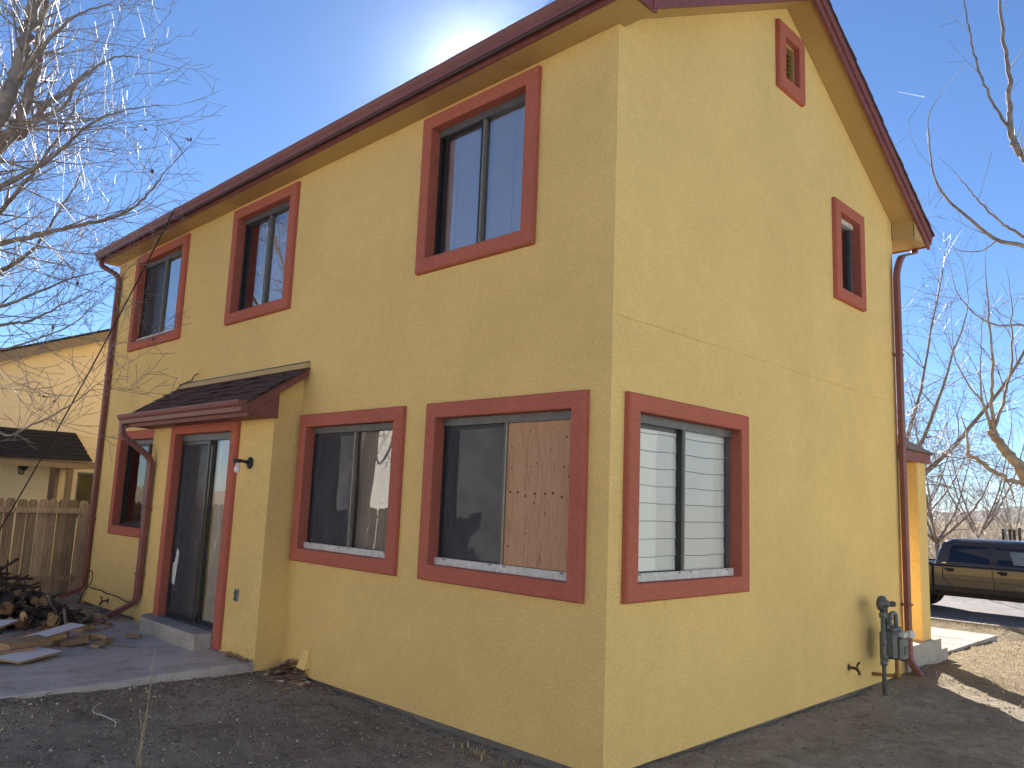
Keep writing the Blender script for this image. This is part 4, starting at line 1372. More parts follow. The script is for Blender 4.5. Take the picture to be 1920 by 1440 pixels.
# a few leaf bunches dangling from the low bough
# right tree --------------------------------------------------------------------
RTm = lambda u, v, d=12.6: at(u, v, d)
cfgR = dict(seg=[.12, .16, .2, .25], wob=.075, grav=.2, curl=.8, gk=.8, dens=[0, 2.4, 2.0, 2.0], ang=(.4, .95), lenf=(.35, .65), minl=.25, tip=.0032)
base = Vector((1.75, 7.95, -.1))
limbs = [
    ([base, (1.5, 7.9, 1.0), RTm(1955, 945), RTm(1915, 885), RTm(1885, 845), RTm(1858, 806)], 0.0992, 0.0527, 0),
    ([RTm(1868, 820), RTm(1858, 760), RTm(1862, 690), RTm(1855, 600, 12.5), RTm(1850, 520, 12.4)], 0.0310, 0.0062, .5),
    ([RTm(1862, 810), RTm(1885, 740, 12.7), RTm(1898, 660, 12.8), RTm(1895, 560, 12.9)], 0.0248, 0.0074, .5),
    ([RTm(1858, 806), RTm(1845, 760), RTm(1815, 720), RTm(1790, 670, 12.5), RTm(1785, 620, 12.5)], 0.0186, 0.0037, .7),
    ([RTm(1858, 806), RTm(1840, 740), RTm(1838, 680), RTm(1842, 600)], 0.0186, 0.0037, .7),
    ([(1.5, 7.9, 1.0), RTm(1950, 930, 12.2), RTm(1890, 898, 12.1), RTm(1845, 872, 12.1), RTm(1812, 847, 12.1)], 0.0384, 0.0248, .15),
    ([RTm(1885, 893, 12.1), RTm(1900, 930, 12.0), RTm(1910, 965, 12.0)], 0.0124, 0.0050, .4),
    ([(1.5, 7.9, 1.0), RTm(1990, 800, 12.6), RTm(1975, 500, 12.6), RTm(1930, 320, 12.6), RTm(1912, 285, 12.6), RTm(1893, 243, 12.6), RTm(1893, 160, 12.6), RTm(1882, 70, 12.6), RTm(1874, -20, 12.6)], 0.0806, 0.0155, .35),
    ([RTm(1893, 243), RTm(1862, 195), RTm(1835, 130, 12.5), RTm(1818, 60, 12.5), RTm(1806, -10, 12.5)], 0.0236, 0.0087, .45),
    ([RTm(1975, 500), RTm(1920, 462, 12.4), RTm(1870, 450, 12.3), RTm(1820, 412, 12.2), RTm(1775, 372, 12.2), RTm(1752, 330, 12.1), RTm(1743, 270, 12.1), RTm(1742, 215, 12.1), RTm(1764, 178, 12.1)], 0.0310, 0.0031, .4),
    ([RTm(1960, 470), RTm(1900, 432, 12.6), RTm(1865, 408, 12.6), RTm(1830, 370, 12.5), RTm(1800, 335, 12.5)], 0.0217, 0.0062, .5),
    ([RTm(1985, 660), RTm(1925, 612, 12.3), RTm(1870, 610, 12.2), RTm(1830, 590, 12.1), RTm(1795, 548, 12.1), RTm(1782, 500, 12.1)], 0.0186, 0.0031, .4),
    ([RTm(1870, 450, 12.3), RTm(1840, 470, 12.1), RTm(1800, 470, 12.0), RTm(1778, 455, 12)], 0.0112, 0.0025, .4),
]
limbtree('bare_tree', 'pruned bare tree with upright shoots at the right edge in the front yard', base, limbs, cfgR, 5, 1, 2.6, (.5, 1.1))

# trees beyond the road
def bgtree(label, base, h, seed, droop, spread=.8, lean=(0, 0), dens=1.0):
    rg = random.Random(seed)
    b = Vector(base)
    cfg = dict(seg=[.25, .35, .5, .6], wob=.12, grav=-.1, curl=(-.5 if droop else .55), gk=.55, dens=[0, 4.2 * dens, 3.0 * dens, 1.8], ang=(.4, 1.0), lenf=(.4, .68), minl=.35, tip=.0045)
    limbs = []
    k1 = b + Vector((lean[0] * .3, lean[1] * .3, h * .22))
    limbs.append(([b, b.lerp(k1, .5) + Vector((.05, 0, 0)), k1], .15 * h / 8, .11 * h / 8, 0))
    for k in range(6):
        a_ = k / 6 * 6.283 + rg.random()
        s = rg.uniform(.5, 1.0) * spread * h * .42
        e = k1 + Vector((math.cos(a_) * s + lean[0], math.sin(a_) * s + lean[1], h * rg.uniform(.42, .75)))
        m1 = k1.lerp(e, .45) + Vector((math.cos(a_) * s * .12, math.sin(a_) * s * .12, -h * .02))
        limbs.append(([k1, m1, e], .06 * h / 8, .014, 1))
    return limbtree('bare_tree', label, base, limbs, cfg, seed, 2, 2.2, (h * .16, h * .3), 7, ('bark', 'twigdark'), 'bare trees beyond the road')


pz = lambda u, dist: (lambda p: (p.x, p.y, -.66))(at(u, 1000, dist))
bgtree('tall bare tree overhanging past the far edge of the gable wall', pz(1640, 27), 11.5, 21, True, 1.05, (1.2, -1))
bgtree('bare tree with a dark forked trunk just behind the pickup cab', pz(1755, 33), 7.0, 22, False, .9)
bgtree('bare tree farther back above the pickup roof', pz(1835, 42), 7.5, 23, False, .95)
bgtree('small hazy bare tree far back near the right edge', pz(1900, 60), 6.5, 24, False, 1.0, dens=.8)
bgtree('distant bare tree half hidden behind the porch column', pz(1715, 52), 8.5, 25, False, 1.0, dens=.8)

def shrub(label, base, h, w, seed):
    rg = random.Random(seed); b = Vector(base)
    t = thing('bare_shrub', label, 'shrub', base, 'bare shrubs beyond the road')
    cfg = dict(seg=[.25, .3, .4], wob=.2, grav=.0, curl=.25, gk=.7, dens=[0, 3.2, 2.2], ang=(.4, 1.1), lenf=(.35, .65), minl=.3, tip=.006, leaf=0)
    mb = MB()
    for k in range(26):
        a_ = rg.uniform(0, 6.283); s_ = rg.random()
        p = b + Vector((math.cos(a_), math.sin(a_), 0)) * (.25 * w * s_)
        branch(mb, rg, p, Vector((math.cos(a_) * s_ * w / h, math.sin(a_) * s_ * w / h, rg.uniform(.3, 1))), h * rg.uniform(.6, 1.05), .02, 2, cfg)
    mb.build('crown', M['strawtwig'], t)


for i_, (u_, d_, h_, w_, lab_) in enumerate(((1745, 36, 2.6, 3, 'tan bare shrub behind the pickup bed'), (1790, 38, 3.0, 3.5, 'wide tan bare shrub behind the pickup cab'),
                                 (1838, 40, 2.6, 3.2, 'low tan bare shrub above the middle of the pickup roof'), (1885, 45, 2.8, 3, 'tan bare shrub behind the ladder frame'),
                                 (1930, 46, 3.0, 3, 'tan bare shrub cut by the right picture edge'), (1812, 60, 3.4, 4, 'grey bare shrub far behind the pickup'), (1870, 70, 3.6, 5, 'farthest grey bare shrub near the hills'))):
    shrub(lab_, pz(u_, d_), h_, w_, 60 + i_)

# ------------------------------------------------------------------ pickup truck
tk = thing('pickup_truck', 'dark grey crew cab pickup parked on the road beyond the porch', 'pickup truck', (-2.0, 19.0, -.6))
TO = Vector((0, 19.0, -.6))      # heading +x; cab rear at x=-3.42
def TP(x, y, z): return Vector((x, TO.y + y, TO.z + z))
HWd = 1.0
def sect(x, w, zb, zt, tuck=.05, sh=.04):
    return [TP(x, -w + tuck, zb), TP(x, -w + .012, zb + .14), TP(x, -w, zb + .32), TP(x, -w, zt - .22), TP(x, -w + sh * .5, zt - .05), TP(x, -w + sh + .03, zt),
            TP(x, w - sh - .03, zt), TP(x, w - sh * .5, zt - .05), TP(x, w, zt - .22), TP(x, w, zb + .32), TP(x, w - .012, zb + .14), TP(x, w - tuck, zb)]
mb = MB()
mb.loft([sect(x, w, zb, zt) for x, w, zb, zt in ((-3.38, .985, .55, 1.20), (-2.4, 1.0, .55, 1.20), (-.9, 1.0, .55, 1.20), (-.45, 1.0, .5, 1.22), (.3, .99, .5, 1.20), (1.0, .95, .48, 1.12), (1.18, .86, .5, 1.05))], True, True, True, 0, False)
mb.build('body', M['paint'], tk)
mb = MB()   # bed
mb.loft([sect(x, w, zb, zt) for x, w, zb, zt in ((-5.25, .96, .62, 1.19), (-5.15, .985, .58, 1.20), (-3.45, .985, .55, 1.20))], True, True, True)
mb.box((-5.2, TO.y - .97, TO.z + 1.2005), (-3.46, TO.y - .88, TO.z + 1.235), 1); mb.box((-5.2, TO.y + .88, TO.z + 1.2005), (-3.46, TO.y + .97, TO.z + 1.235), 1)
mb.build('cargo_bed', [M['paint'], M['rubber']], tk)
# greenhouse
def rr(x0, x1, w, z, r, n=5):
    out = []
    for cx, cy, a0 in ((x1 - r, -w + r, -90), (x1 - r, w - r, 0), (x0 + r, w - r, 90), (x0 + r, -w + r, 180)):
        for k in range(n + 1):
            a_ = R(a0 + 90 * k / n); out.append(TP(cx + r * math.cos(a_), cy + r * math.sin(a_), z))
    return out
mb = MB()
G = [(-3.39, -.15, .955, 1.195, .06), (-3.36, -.28, .93, 1.30, .07), (-3.30, -.62, .86, 1.58, .09), (-3.23, -.95, .79, 1.75, .12), (-3.13, -1.15, .73, 1.82, .16), (-2.95, -1.4, .60, 1.855, .2), (-2.6, -1.7, .3, 1.868, .2)]
mb.loft([rr(x0, x1, w, z, r) for x0, x1, w, z, r in G], True, False, True, 0, True)
cabp = mb.build('cab', M['paint'], tk)
def gy(z):   # side y of the greenhouse at height z
    for (a_, b_) in zip(G, G[1:]):
        if a_[3] <= z <= b_[3]:
            t = (z - a_[3]) / (b_[3] - a_[3]); return a_[2] + (b_[2] - a_[2]) * t
    return G[0][2]
def sidewin(xz, mat, name, off=.006):
    for s in (-1, 1):
        mb = MB()
        pts = [TP(x, s * (gy(z) + off), z) for x, z in xz]
        mb.face(pts if s < 0 else pts[::-1])
        mb.build(name, mat, cabp)
sidewin([(-3.06, 1.285), (-2.13, 1.265), (-2.16, 1.58), (-2.2, 1.685), (-2.95, 1.70), (-3.02, 1.62)], M['carglass'], 'rear_side_window')
sidewin([(-1.98, 1.262), (-.62, 1.25), (-.98, 1.58), (-1.2, 1.665), (-2.02, 1.685)], M['carglass'], 'front_side_window')
sidewin([(-1.62, 1.30), (-.8, 1.285), (-1.02, 1.50), (-1.25, 1.60), (-1.72, 1.61)], M['carreflpale'], 'front_window_reflection', .010)
mb = MB()   # pillar trim between the doors
for s in (-1, 1):
    pts = [TP(x, s * (gy(z) + .004), z) for x, z in ((-2.128, 1.262), (-1.985, 1.26), (-2.02, 1.69), (-2.19, 1.69))]
    mb.face(pts if s < 0 else pts[::-1])
mb.build('door_pillar', M['iron'], cabp)
mb = MB()   # door seams
def seam(pts):
    for s in (-1, 1): mb.tube([TP(x, s * (yy + .001), z) for x, yy, z in pts], .006, 4)
seam([(-2.09, .985, 1.20), (-2.06, 1.0, 1.0), (-2.04, 1.0, .80), (-2.04, .99, .64)])
seam([(-3.17, .97, 1.20), (-3.19, 1.0, 1.0), (-3.15, 1.0, .85), (-2.95, .995, .68)])
seam([(-.75, 1.0, 1.2), (-.72, 1.0, .9), (-.74, .99, .64)])
mb.build('door_seam', M['rubber'], tk)
for hx in (-3.03, -1.86):
    for s in (-1, 1):
        mb = MB(); mb.bevbox((hx, TO.y + s * 1.02, TO.z + 1.10), (.20, .045, .055), .015); mb.bevbox((hx + .02, TO.y + s * 1.003, TO.z + 1.08), (.14, .012, .09), .005)
        mb.build('door_handle', M['rubber'], tk)
for s in (-1, 1):
    mb = MB(); mb.bevbox((-2.0, TO.y + s * 1.004, TO.z + .865), (2.5, .018, .028), .006); mb.build('side_moulding', M['paint'], tk)
mb = MB(); mb.bevbox((-3.15, TO.y - .962, TO.z + 1.245), (.10, .006, .018), .002); mb.build('cab_badge', M['chrome'], tk)
mb = MB()   # dark gap between cab and bed and the underbody
mb.box((-3.449, TO.y - .93, TO.z + .5), (-3.381, TO.y + .93, TO.z + 1.15)); mb.box((-5.0, TO.y - .75, TO.z + .42), (.9, TO.y + .75, TO.z + .549))
mb.build('underbody', M['rubber'], tk)
for wx in (-4.18, .06):
    for s in (-1, 1):
        c0 = TP(wx, s * .80, .40)
        mb = MB(); mb.lathe(c0 - Vector((0, .13 * s, 0)), (0, s, 0), [(.25, 0), (.37, .0), (.40, .03), (.40, .22), (.37, .25), (.25, .25)], 32); wh = mb.build('wheel', M['rubber'], tk)
        mb = MB(); mb.lathe(c0 + Vector((0, .08 * s, 0)), (0, s, 0), [(.001, .0), (.08, .02), (.10, -.01), (.22, 0), (.248, .03), (.25, .035), (.25, -.02)], 24); mb.build('rim', M['rim'], wh)
        mb = MB(); mb.lathe(TP(wx, s * .86, .46), (0, s, 0), [(.001, 0), (.47, 0), (.47, .142), (.001, .143)], 28); mb.build('wheel_arch', M['rubber'], tk)
for s in (-1, 1):
    mb = MB(); mb.bevbox((-.62, TO.y + s * 1.12, TO.z + 1.30), (.12, .2, .26), .03); mb.build('wing_mirror', M['iron'], tk)
mb = MB(); mb.face([TP(p[0], p[1], p[2]) for p in ((-.52, -.78, 1.27), (-.52, .78, 1.27), (-.98, .70, 1.68), (-.98, -.70, 1.68))]); mb.build('windscreen', M['carglass'], cabp)
mb = MB(); mb.box((1.185, TO.y - .6, TO.z + .62), (1.22, TO.y + .6, TO.z + .98)); mb.build('grille', M['chrome'], tk)
for s in (-1, 1):
    mb = MB(); mb.bevbox((1.14, TO.y + s * .74, TO.z + .9), (.14, .2, .2), .03); mb.build('headlight', M['whitealu'], tk)
    mb = MB(); mb.bevbox((-5.24, TO.y + s * .88, TO.z + .98), (.05, .13, .3), .02); mb.build('tail_light', M['terra'], tk)
fc = bpy.data.curves.new('badge_text', 'FONT'); fc.body = 'TUNDRA'; fc.size = .115; fc.extrude = .006; fc.space_character = 1.25
to = bpy.data.objects.new('badge_text', fc); scene.collection.objects.link(to)
dg = bpy.context.evaluated_depsgraph_get()
me = bpy.data.meshes.new_from_object(to.evaluated_get(dg)); bpy.data.objects.remove(to)
me.materials.clear(); me.materials.append(M['chrome'])
bt = bpy.data.objects.new('door_lettering', me); scene.collection.objects.link(bt); bt.parent = tk
bt.matrix_parent_inverse = Matrix.Translation(tk.location).inverted()
bt.data.materials[0] = M['outlet']
bt.location = TP(-1.60, -1.008, .72); bt.rotation_euler = (R(90), 0, 0); bt.scale = (1.1, .75, 1)

tk.location.x -= .12
# dark frame with a white ladder behind the truck
rk = thing('ladder_frame', 'dark upright posts with a white ladder beyond the pickup roof', 'ladder', (-3.1, 25.5, -.6))
fx = [hit(u, 1000, 1, 25.5).x for u in (1881, 1894, 1902, 1912)]
zt = [hit(u, v, 1, 25.5).z for u, v in ((1883, 992), (1894, 992), (1902, 994), (1912, 990))]
mb = MB()
for i, x in enumerate(fx): mb.box((x - .032, 25.45, -.7), (x + .032, 25.55, zt[i]))
mb.build('post', M['iron'], rk)
mb = MB()
for k in range(9): mb.box((fx[0] + .046, 25.47, zt[0] - .08 - k * .2), (fx[1] - .046, 25.5, zt[0] - .04 - k * .2))
mb.box((fx[0] + .05, 25.505, -.7), (fx[0] + .09, 25.53, zt[0] - .02))
mb.build('ladder', M['whitealu'], rk)

# ------------------------------------------------------------------ wood pile
def log(p, axis, length, r, lab, grp, ends=True, name='firewood_log'):
    mb = MB(); axis = Vector(axis).normalized()
    u = axis.orthogonal().normalized(); w = axis.cross(u); n_ = 12; o_ = rnd.random() * 9
    rings = []
    for k in range(4):
        t = k / 3
        c = axis * (length * (t - .5)) + u * (.012 * math.sin(t * 5 + o_))
        rings.append([c + (u * math.cos(6.283 * j / n_) + w * math.sin(6.283 * j / n_)) * r * (1 + .16 * noise.noise((math.cos(6.283 * j / n_) * 1.3 + o_, math.sin(6.283 * j / n_) * 1.3, t)))
                      for j in range(n_)])
    mb.loft(rings, True, False, False, 0, True)
    mb.face(rings[0][::-1], 1); mb.face(rings[-1], 1)
    o = mb.build(name, [M['logbark'], M['logend']])
    o.location = p
    tag(o, lab, 'log', grp)
    return o


LG = 'firewood logs in the stack by the fence'
def pile_h(y): return .70 * max(0, min(1, (-.72 - y) / 1.15)) + .04
y0 = -.8
col = 0
placed = []
tries = 0
while len(placed) < 62 and tries < 9000:
    tries += 1
    r = rnd.choice([.028, .035, .045, .055, .065])
    y = rnd.uniform(-3.2, -.72); z = rnd.uniform(.0, .74)
    z = max(z, gz(-7.4, y) + r * .9 + .01)
    if z > pile_h(y): continue
    if any((y - a_) ** 2 + (z - b_) ** 2 < (r + c_) ** 2 * .9 for a_, b_, c_ in placed): continue
    placed.append((y, z, r))
placed.sort()
for (y, z, r) in placed:
    big = r > .05
    log((-7.5 + rnd.uniform(-.07, .07), y, z), (1, rnd.uniform(-.12, .12), rnd.uniform(-.06, .06)), rnd.uniform(.42, .55), r,
        'thick round firewood log with cut end showing in the stack by the fence' if big else 'thin round firewood stick with cut end showing in the stack by the fence',
        LG if big else 'thin firewood in the stack by the fence')
placed2 = []
tries = 0
while len(placed2) < 34 and tries < 6000:
    tries += 1
    r = rnd.choice([.03, .04, .05, .06, .07])
    y = rnd.uniform(-2.7, -.95); z = slabz(y) + r * .9 + rnd.uniform(0, .5) * .6
    if z > .10 + .32 * max(0, min(1, (-.9 - y) / .9)): continue
    if any((y - a_) ** 2 + (z - b_) ** 2 < (r + c_) ** 2 * .9 for a_, b_, c_ in placed2): continue
    placed2.append((y, z, r))
for (y, z, r) in placed2:
    log((-7.02 + rnd.uniform(-.12, .12), y, z), (1, rnd.uniform(-.3, .3), rnd.uniform(-.1, .1)), rnd.uniform(.3, .45), r,
        'pale cut firewood log lying low at the front of the stack on the slab', 'firewood logs lying in front of the stack')
for i in range(16):
    x, y = rnd.uniform(-6.75, -5.75), rnd.uniform(-1.75, -.75)
    L_ = rnd.uniform(.14, .34); w1, h1 = rnd.uniform(.03, .08), rnd.uniform(.02, .05); z = slabz(y) + h1 * .55 + rnd.uniform(0, .05)
    mb = MB()
    mb.loft([[Vector((sx, -w1 / 2, -h1 / 2)), Vector((sx, w1 / 2, -h1 / 2 + rnd.uniform(0, .01))), Vector((sx, w1 * rnd.uniform(-.3, .3), h1 / 2))] for sx in (-L_ / 2, L_ / 2)], True, True, True)
    o = mb.build('split_wood', M['plank'] if i % 2 else M['logend']); o.location = (x, y, z); o.rotation_euler = (rnd.uniform(-.4, .4), rnd.uniform(-.15, .15), rnd.uniform(0, 3.1))
    tag(o, 'thin split piece of wood scattered on the slab in front of the firewood', 'wood', 'split wood scattered on the slab')
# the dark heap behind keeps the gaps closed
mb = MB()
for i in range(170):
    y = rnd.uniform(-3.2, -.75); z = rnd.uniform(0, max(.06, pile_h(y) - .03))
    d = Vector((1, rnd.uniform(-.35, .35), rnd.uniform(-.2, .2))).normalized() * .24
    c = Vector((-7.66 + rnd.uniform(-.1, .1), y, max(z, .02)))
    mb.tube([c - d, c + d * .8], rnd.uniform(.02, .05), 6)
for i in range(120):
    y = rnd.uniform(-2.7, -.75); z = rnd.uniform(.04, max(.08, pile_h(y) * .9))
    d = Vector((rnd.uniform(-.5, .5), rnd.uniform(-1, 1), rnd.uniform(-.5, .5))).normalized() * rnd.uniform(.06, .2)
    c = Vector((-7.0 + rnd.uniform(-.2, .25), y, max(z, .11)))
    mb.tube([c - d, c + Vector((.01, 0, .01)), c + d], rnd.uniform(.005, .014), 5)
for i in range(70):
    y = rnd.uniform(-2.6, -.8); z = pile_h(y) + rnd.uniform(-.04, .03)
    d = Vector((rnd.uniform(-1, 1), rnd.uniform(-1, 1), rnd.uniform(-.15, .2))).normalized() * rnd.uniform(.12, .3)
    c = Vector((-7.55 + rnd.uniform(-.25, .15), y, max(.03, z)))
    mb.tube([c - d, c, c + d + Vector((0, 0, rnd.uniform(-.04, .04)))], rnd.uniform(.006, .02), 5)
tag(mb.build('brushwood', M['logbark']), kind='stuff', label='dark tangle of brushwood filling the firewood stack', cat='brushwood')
SG = 'grey sticks leaning on the firewood'
def stick(pts, r, lab, grp=None):
    mb = MB(); n_ = len(pts)
    mb.tube(bez(pts, 4), [r * (1 - .35 * i / (4 * (n_ - 1))) for i in range(4 * (n_ - 1) + 1)], 7)
    tag(mb.build('stick', M['stick']), lab, 'stick', grp)
stick([(-7.08, -1.66, .22), (-7.08, -1.56, .36), (-7.1, -1.47, .52)], .018, 'pale grey stick leaning on the upper part of the firewood')
stick([(-6.95, -1.52, .06), (-7.02, -1.44, .18), (-7.12, -1.36, .36)], .016, 'pale grey stick leaning on the middle of the firewood')
stick([(-6.55, -1.25, .34), (-6.2, -1.32, .22), (-5.75, -1.40, .10)], .017, 'long grey stick slanting down from the firewood onto the slab')
stick([(-7.1, -1.28, .40), (-7.05, -1.22, .30), (-7.0, -1.16, .20)], .022, 'stubby brown stick at the front of the firewood')
stick([(-5.98, -1.33, .085), (-5.7, -1.25, .088), (-5.36, -1.165, .082)], .008, 'crooked dark twig lying on the slab beside the leaves')
stick([(-5.60, -1.10, .082), (-5.45, -1.01, .085), (-5.26, -.90, .083)], .011, 'straight dark stick lying alone on the concrete slab')


def board(cx, cy, cz, sx, sy, sz, rz, tilt, lab, white=True, grp=None):
    mb = MB()
    mb.box((-sx / 2, -sy / 2, -sz / 2), (sx / 2, sy / 2, sz / 2), 1)
    if white: mb.box((-sx / 2 + .001, -sy / 2 + .001, sz / 2 + .0002), (sx / 2 - .001, sy / 2 - .001, sz / 2 + .0012), 0)
    o = mb.build('board', [M['whiteboard'], M['boardedge'] if white else M['plank']])
    o.location = (cx, cy, cz); o.rotation_euler = (tilt[0], tilt[1], rz)
    tag(o, lab, 'board', grp)
board(-5.28, -1.90, .115, .30, .50, .018, .55, (.03, .05), 'white laminate board lying flat at the front of the wood scraps')
board(-5.95, -1.50, .20, .20, .62, .018, .5, (.10, .03), 'white laminate board lying behind the thick plank')
board(-6.25, -2.0, .26, .30, .40, .018, .7, (.12, -.05), 'white laminate board topmost in the scrap heap')
board(-5.62, -1.86, .165, .22, .42, .07, .35, (.03, .06), 'thick raw wood plank on the scrap heap', False)
board(-5.42, -2.1, .13, .10, .55, .03, .1, (.05, .0), 'narrow raw lath leaning on the front white board', False)
board(-5.75, -1.35, .13, .15, .26, .05, -.5, (.22, .1), 'short raw wood block beside the slanting grey stick', False)
board(-5.65, -1.12, .105, .08, .36, .025, .8, (.04, .1), 'small raw wood offcut at the edge of the leaves', False)
board(-5.35, -2.35, .09, .4, .6, .02, .3, (.0, .0), 'dark raw panel under the front white board', False)

# ------------------------------------------------------------------ litter
def leaf(mb, p, s, up=.5):
    a_ = rnd.uniform(0, 6.283); d = Vector((math.cos(a_), math.sin(a_), rnd.uniform(-.3, .3) * up)) * s
    e = Vector((-math.sin(a_), math.cos(a_), rnd.uniform(-.5, .5) * up)) * s * rnd.uniform(.35, .6)
    c = Vector((0, 0, s * rnd.uniform(.05, .5) * up))
    i = len(mb.v)
    mb.v += [tuple(p - d + c * .3), tuple(p + e + c), tuple(p + d + c * .5), tuple(p - e + c * 1.2), tuple(p)]
    for q in ((0, 4, 1), (1, 4, 2), (2, 4, 3), (3, 4, 0)):
        mb.f.append((i + q[0], i + q[1], i + q[2])); mb.m.append(0); mb.s.append(False)
def surf(x, y):
    if -7.2 < x < -4.0 and y < -.3: return slabz(y) + .004
    return gz(x, y)
mb = MB()
def scatter(n, x0, x1, y0, y1, s0, s1, pile=0, dens=None):
    for _ in range(n):
        x, y = rnd.uniform(x0, x1), rnd.uniform(y0, y1)
        if dens and rnd.random() > dens(x, y): continue
        leaf(mb, Vector((x, y, surf(x, y) + rnd.random() * pile + .004)), rnd.uniform(s0, s1))
for _ in range(420):     # heap in the nook between the bump-out and the facade
    a_, b_ = rnd.gauss(0, .20), abs(rnd.gauss(0, .10))
    x, y = -3.74 + a_, -.03 - b_
    if x > -3.97: leaf(mb, Vector((x, y, gz(x, y) + rnd.random() * .15 * math.exp(-(a_ / .2) ** 2 - (b_ / .14) ** 2) + .005)), rnd.uniform(.025, .055))
scatter(120, -4.55, -3.95, -.40, -.31, .015, .03, .02)
scatter(420, -9.9, -7.0, -.75, -.03, .02, .045, .06)
scatter(340, -7.2, -5.9, -1.5, -.55, .015, .04, .03, lambda x, y: math.exp(-((x + 6.6) / .45) ** 2 - ((y + .95) / .32) ** 2))
scatter(240, -7.2, -5.3, -2.6, -1.0, .015, .035, .03)
scatter(160, -4.0, -3.55, -2.8, -.35, .012, .032, .015)
scatter(45, -3.6, 0, -.5, -.03, .012, .028, .01)
scatter(260, -3.7, 2.4, -3.3, -.3, .007, .02, .006)
scatter(26, -5.6, -4.1, -3, -.5, .008, .02, .0)
scatter(70, 0.05, 2.0, -.2, 5.4, .007, .02, .004)
tag(mb.build('fallen_leaves', M['leaf']), kind='stuff', label='dry brown leaves scattered and heaped along the walls', cat='leaves')

mb = MB()
def pebble(x, y, s):
    p = Vector((x, y, gz(x, y) + s * .2))
    i = len(mb.v)
    v = [Vector((1, 0, 0)), Vector((-1, 0, 0)), Vector((0, 1, 0)), Vector((0, -1, 0)), Vector((0, 0, .8)), Vector((0, 0, -.6))]
    rz_ = rnd.random() * 6.28; cx, sx = math.cos(rz_), math.sin(rz_)
    for q in v:
        q = q * s * rnd.uniform(.6, 1.25); mb.v.append((p.x + q.x * cx - q.y * sx, p.y + q.x * sx + q.y * cx, p.z + q.z))
    for q in ((0, 2, 4), (2, 1, 4), (1, 3, 4), (3, 0, 4), (2, 0, 5), (1, 2, 5), (3, 1, 5), (0, 3, 5)):
        mb.f.append(tuple(i + k for k in q)); mb.m.append(0); mb.s.append(True)
for _ in range(9000):
    x, y = rnd.uniform(-4.0, 2.6), rnd.uniform(-3.4, .0)
    if x > 0 or y < -.02: pebble(x, y, rnd.choice([.004, .005, .006, .008, .010, .013, .017]) * rnd.uniform(.7, 1.3))
for _ in range(2600):
    pebble(rnd.uniform(.03, 2.6), rnd.uniform(-.3, 6.0), rnd.choice([.004, .005, .006, .008, .011]) * rnd.uniform(.7, 1.3))
for _ in range(900):
    t = rnd.random()
    pebble(-4 + 4 * t if rnd.random() < .6 else .02 + abs(rnd.gauss(0, .06)), -abs(rnd.gauss(0, .07)) if rnd.random() < .6 else rnd.uniform(0, 5.4), rnd.uniform(.005, .014))
for _ in range(420):
    pebble(-3.93 + abs(rnd.gauss(0, .12)), rnd.uniform(-3.2, -.35), rnd.uniform(.005, .02))
tag(mb.build('gravel', M['pebble']), kind='stuff', label='small stones and soil clods on the bare ground', cat='gravel')

mb = MB()
def blade(x, y, h, lean, z=None):
    z = gz(x, y) if z is None else z
    a_ = rnd.random() * 6.283; d = Vector((math.cos(a_), math.sin(a_), 0)); w_ = Vector((-d.y, d.x, 0)) * rnd.uniform(.003, .006)
    p = Vector((x, y, z - .005)); m1 = p + d * lean * .4 + Vector((0, 0, h * .7)); t_ = p + d * lean + Vector((0, 0, h))
    mb.face([p - w_, p + w_, m1 + w_ * .7, m1 - w_ * .7]); mb.face([m1 - w_ * .7, m1 + w_ * .7, t_])
for _ in range(15000):
    x, y = rnd.uniform(-3.5, 4.2), rnd.uniform(4.2, 16.3)
    if -3 < x < -.1 and y < 9.96: continue
    if x < .3 and y < 7: continue
    k = y + .55 * x + 2.6 * (.5 + noise.noise((x * .7, y * .7, 0)) * .4)
    if k < 6.6: continue
    blade(x, y, rnd.uniform(.01, .04), rnd.uniform(.02, .08))
for _ in range(1500):
    x, y = rnd.uniform(-5, 4), 16.35 - abs(rnd.gauss(0, .3)); blade(x, y, rnd.uniform(.04, .14), rnd.uniform(.01, .08))
for _ in range(60):
    x, y = rnd.gauss(-.95, .12), rnd.gauss(-.17, .035); blade(x, y, rnd.uniform(.02, .06), rnd.uniform(.02, .06))
for _ in range(300):
    x, y = rnd.uniform(-3.9, -3.3), rnd.uniform(-3, -1.2); blade(x, y, rnd.uniform(.01, .04), rnd.uniform(.03, .09))
tag(mb.build('dry_grass', M['straw']), kind='stuff', label='short straw coloured grass in the front yard', cat='grass')

mb = MB()
mb.tube(bez([hit(u, v, 2, .0) * 1 - Vector((0, 0, .015)) for u, v in ((190, 1314), (177, 1322), (176, 1332), (192, 1337), (206, 1343), (217, 1350), (216, 1358))], 5), .0042, 6)
tag(mb.build('string', M['rope']), 'short piece of white string on the bare ground in front of the slab', 'string')
wd = MB()
for (u, v, u2, v2) in ((255, 1440, 290, 1215), (258, 1445, 280, 1290), (262, 1440, 262, 1330)):
    p = hit(u, v, 2, -.03); q = hit(u2, v2, 0, p.x + .02)
    path = bez([p, p.lerp(q, .5) + Vector((.01, .008, 0)), q], 5)
    wd.tube(path, [.003 - .002 * i / (len(path) - 1) for i in range(len(path))], 5)
    for k in range(5):
        a_ = path[4 + k]; wd.tube([a_, a_ + Vector((rnd.uniform(-.03, .03), rnd.uniform(-.03, .03), .05))], .0013, 4)
tag(wd.build('dry_weed', M['straw']), 'thin dry weed stalks standing on the bare ground near the front', 'weed')

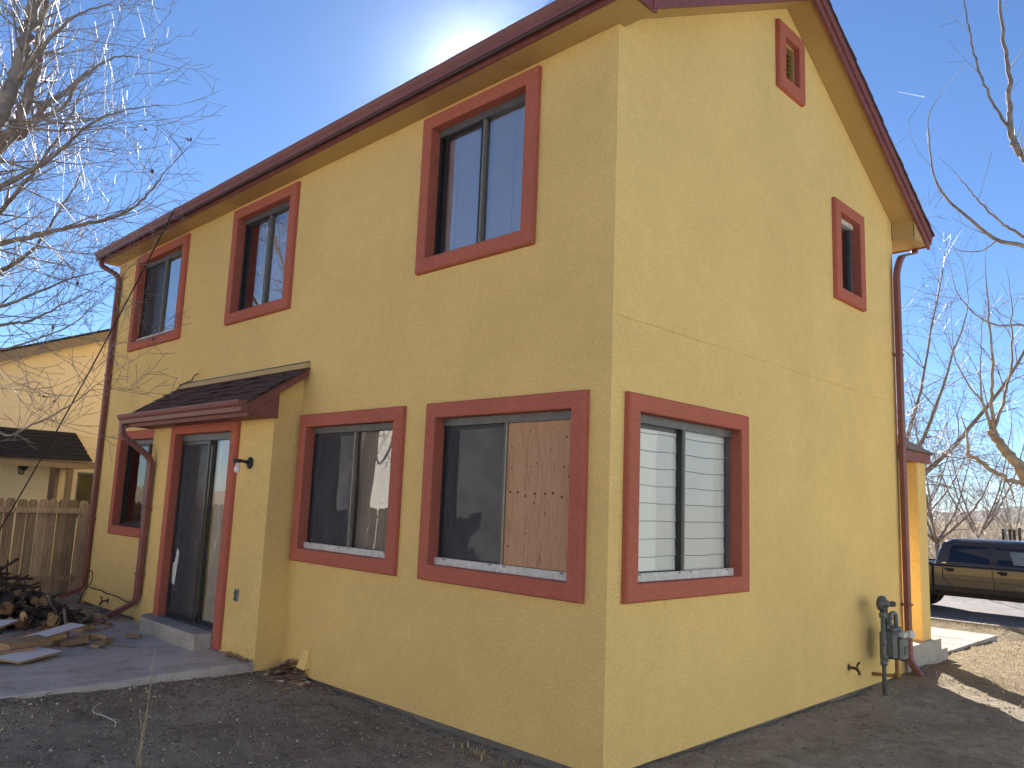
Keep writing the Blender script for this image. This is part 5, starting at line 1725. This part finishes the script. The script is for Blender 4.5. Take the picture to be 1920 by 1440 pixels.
# ------------------------------------------------------------------ far hills and contrail
hm = MB()
ridge = []
n = 90
for i in range(n + 1):
    az = R(-70 + 95 * i / n)
    D = 5200
    hgt = 50 + 35 * sstep(-18, -8, math.degrees(az)) + 18 * noise.noise((i * .21, 0, 0)) + 8 * noise.noise((i * .7, 3, 0))
    hgt += 42 * math.exp(-((math.degrees(az) + 9.5) / 2.5) ** 2)
    ridge.append((az, D, max(hgt, 10)))
rows = []
for (f_, hz_) in ((.82, -3), (.88, .35), (.94, .75), (1.0, 1.0), (1.08, .5), (1.2, -.05)):
    rows.append([Vector((CAM.x + math.sin(a_) * D * f_, CAM.y + math.cos(a_) * D * f_, (h_ * hz_ if hz_ > 0 else hz_) + 12 * noise.noise((a_ * 60, f_ * 9, 1)) * (1 if hz_ > .1 else 0))) for a_, D, h_ in ridge])
hm.loft(rows, False, smooth=True)
tag(hm.build('hills', M['hill']), kind='structure')

t = NT('contrail_vapour')
df = t.n('ShaderNodeBsdfDiffuse'); df.inputs[0].default_value = (.9, .9, .9, 1)
tl = t.n('ShaderNodeBsdfTranslucent'); tl.inputs[0].default_value = (.9, .9, .9, 1)
ad = t.n('ShaderNodeAddShader'); t.l(df.outputs[0], ad.inputs[0]); t.l(tl.outputs[0], ad.inputs[1])
tr_ = t.n('ShaderNodeBsdfTransparent'); mx_ = t.n('ShaderNodeMixShader'); mx_.inputs[0].default_value = .2
t.l(tr_.outputs[0], mx_.inputs[1]); t.l(ad.outputs[0], mx_.inputs[2]); t.l(mx_.outputs[0], t.out.inputs[0])
ct = MB()
p0, p1 = at(1734, 182, 9000), at(1683, 172, 9300)
ct.tube([p0, p0.lerp(p1, .05), p0.lerp(p1, .4), p0.lerp(p1, .75), p1], [1, 7, 6, 4, .5], 8)
tag(ct.build('contrail', t.mat), 'short thin white contrail in the blue sky right of the roof', 'contrail')

hz = MB()
hz.box((-7000, -7000, -70), (7000, 7000, 150))
hm_ = NT('haze_air')
pv = hm_.n('ShaderNodeVolumePrincipled'); pv.inputs['Color'].default_value = (.72, .84, 1, 1); pv.inputs['Density'].default_value = .000014; pv.inputs["Anisotropy"].default_value = .945
hm_.l(pv.outputs[0], hm_.out.inputs['Volume'])
tag(hz.build('haze', hm_.mat), kind='stuff')
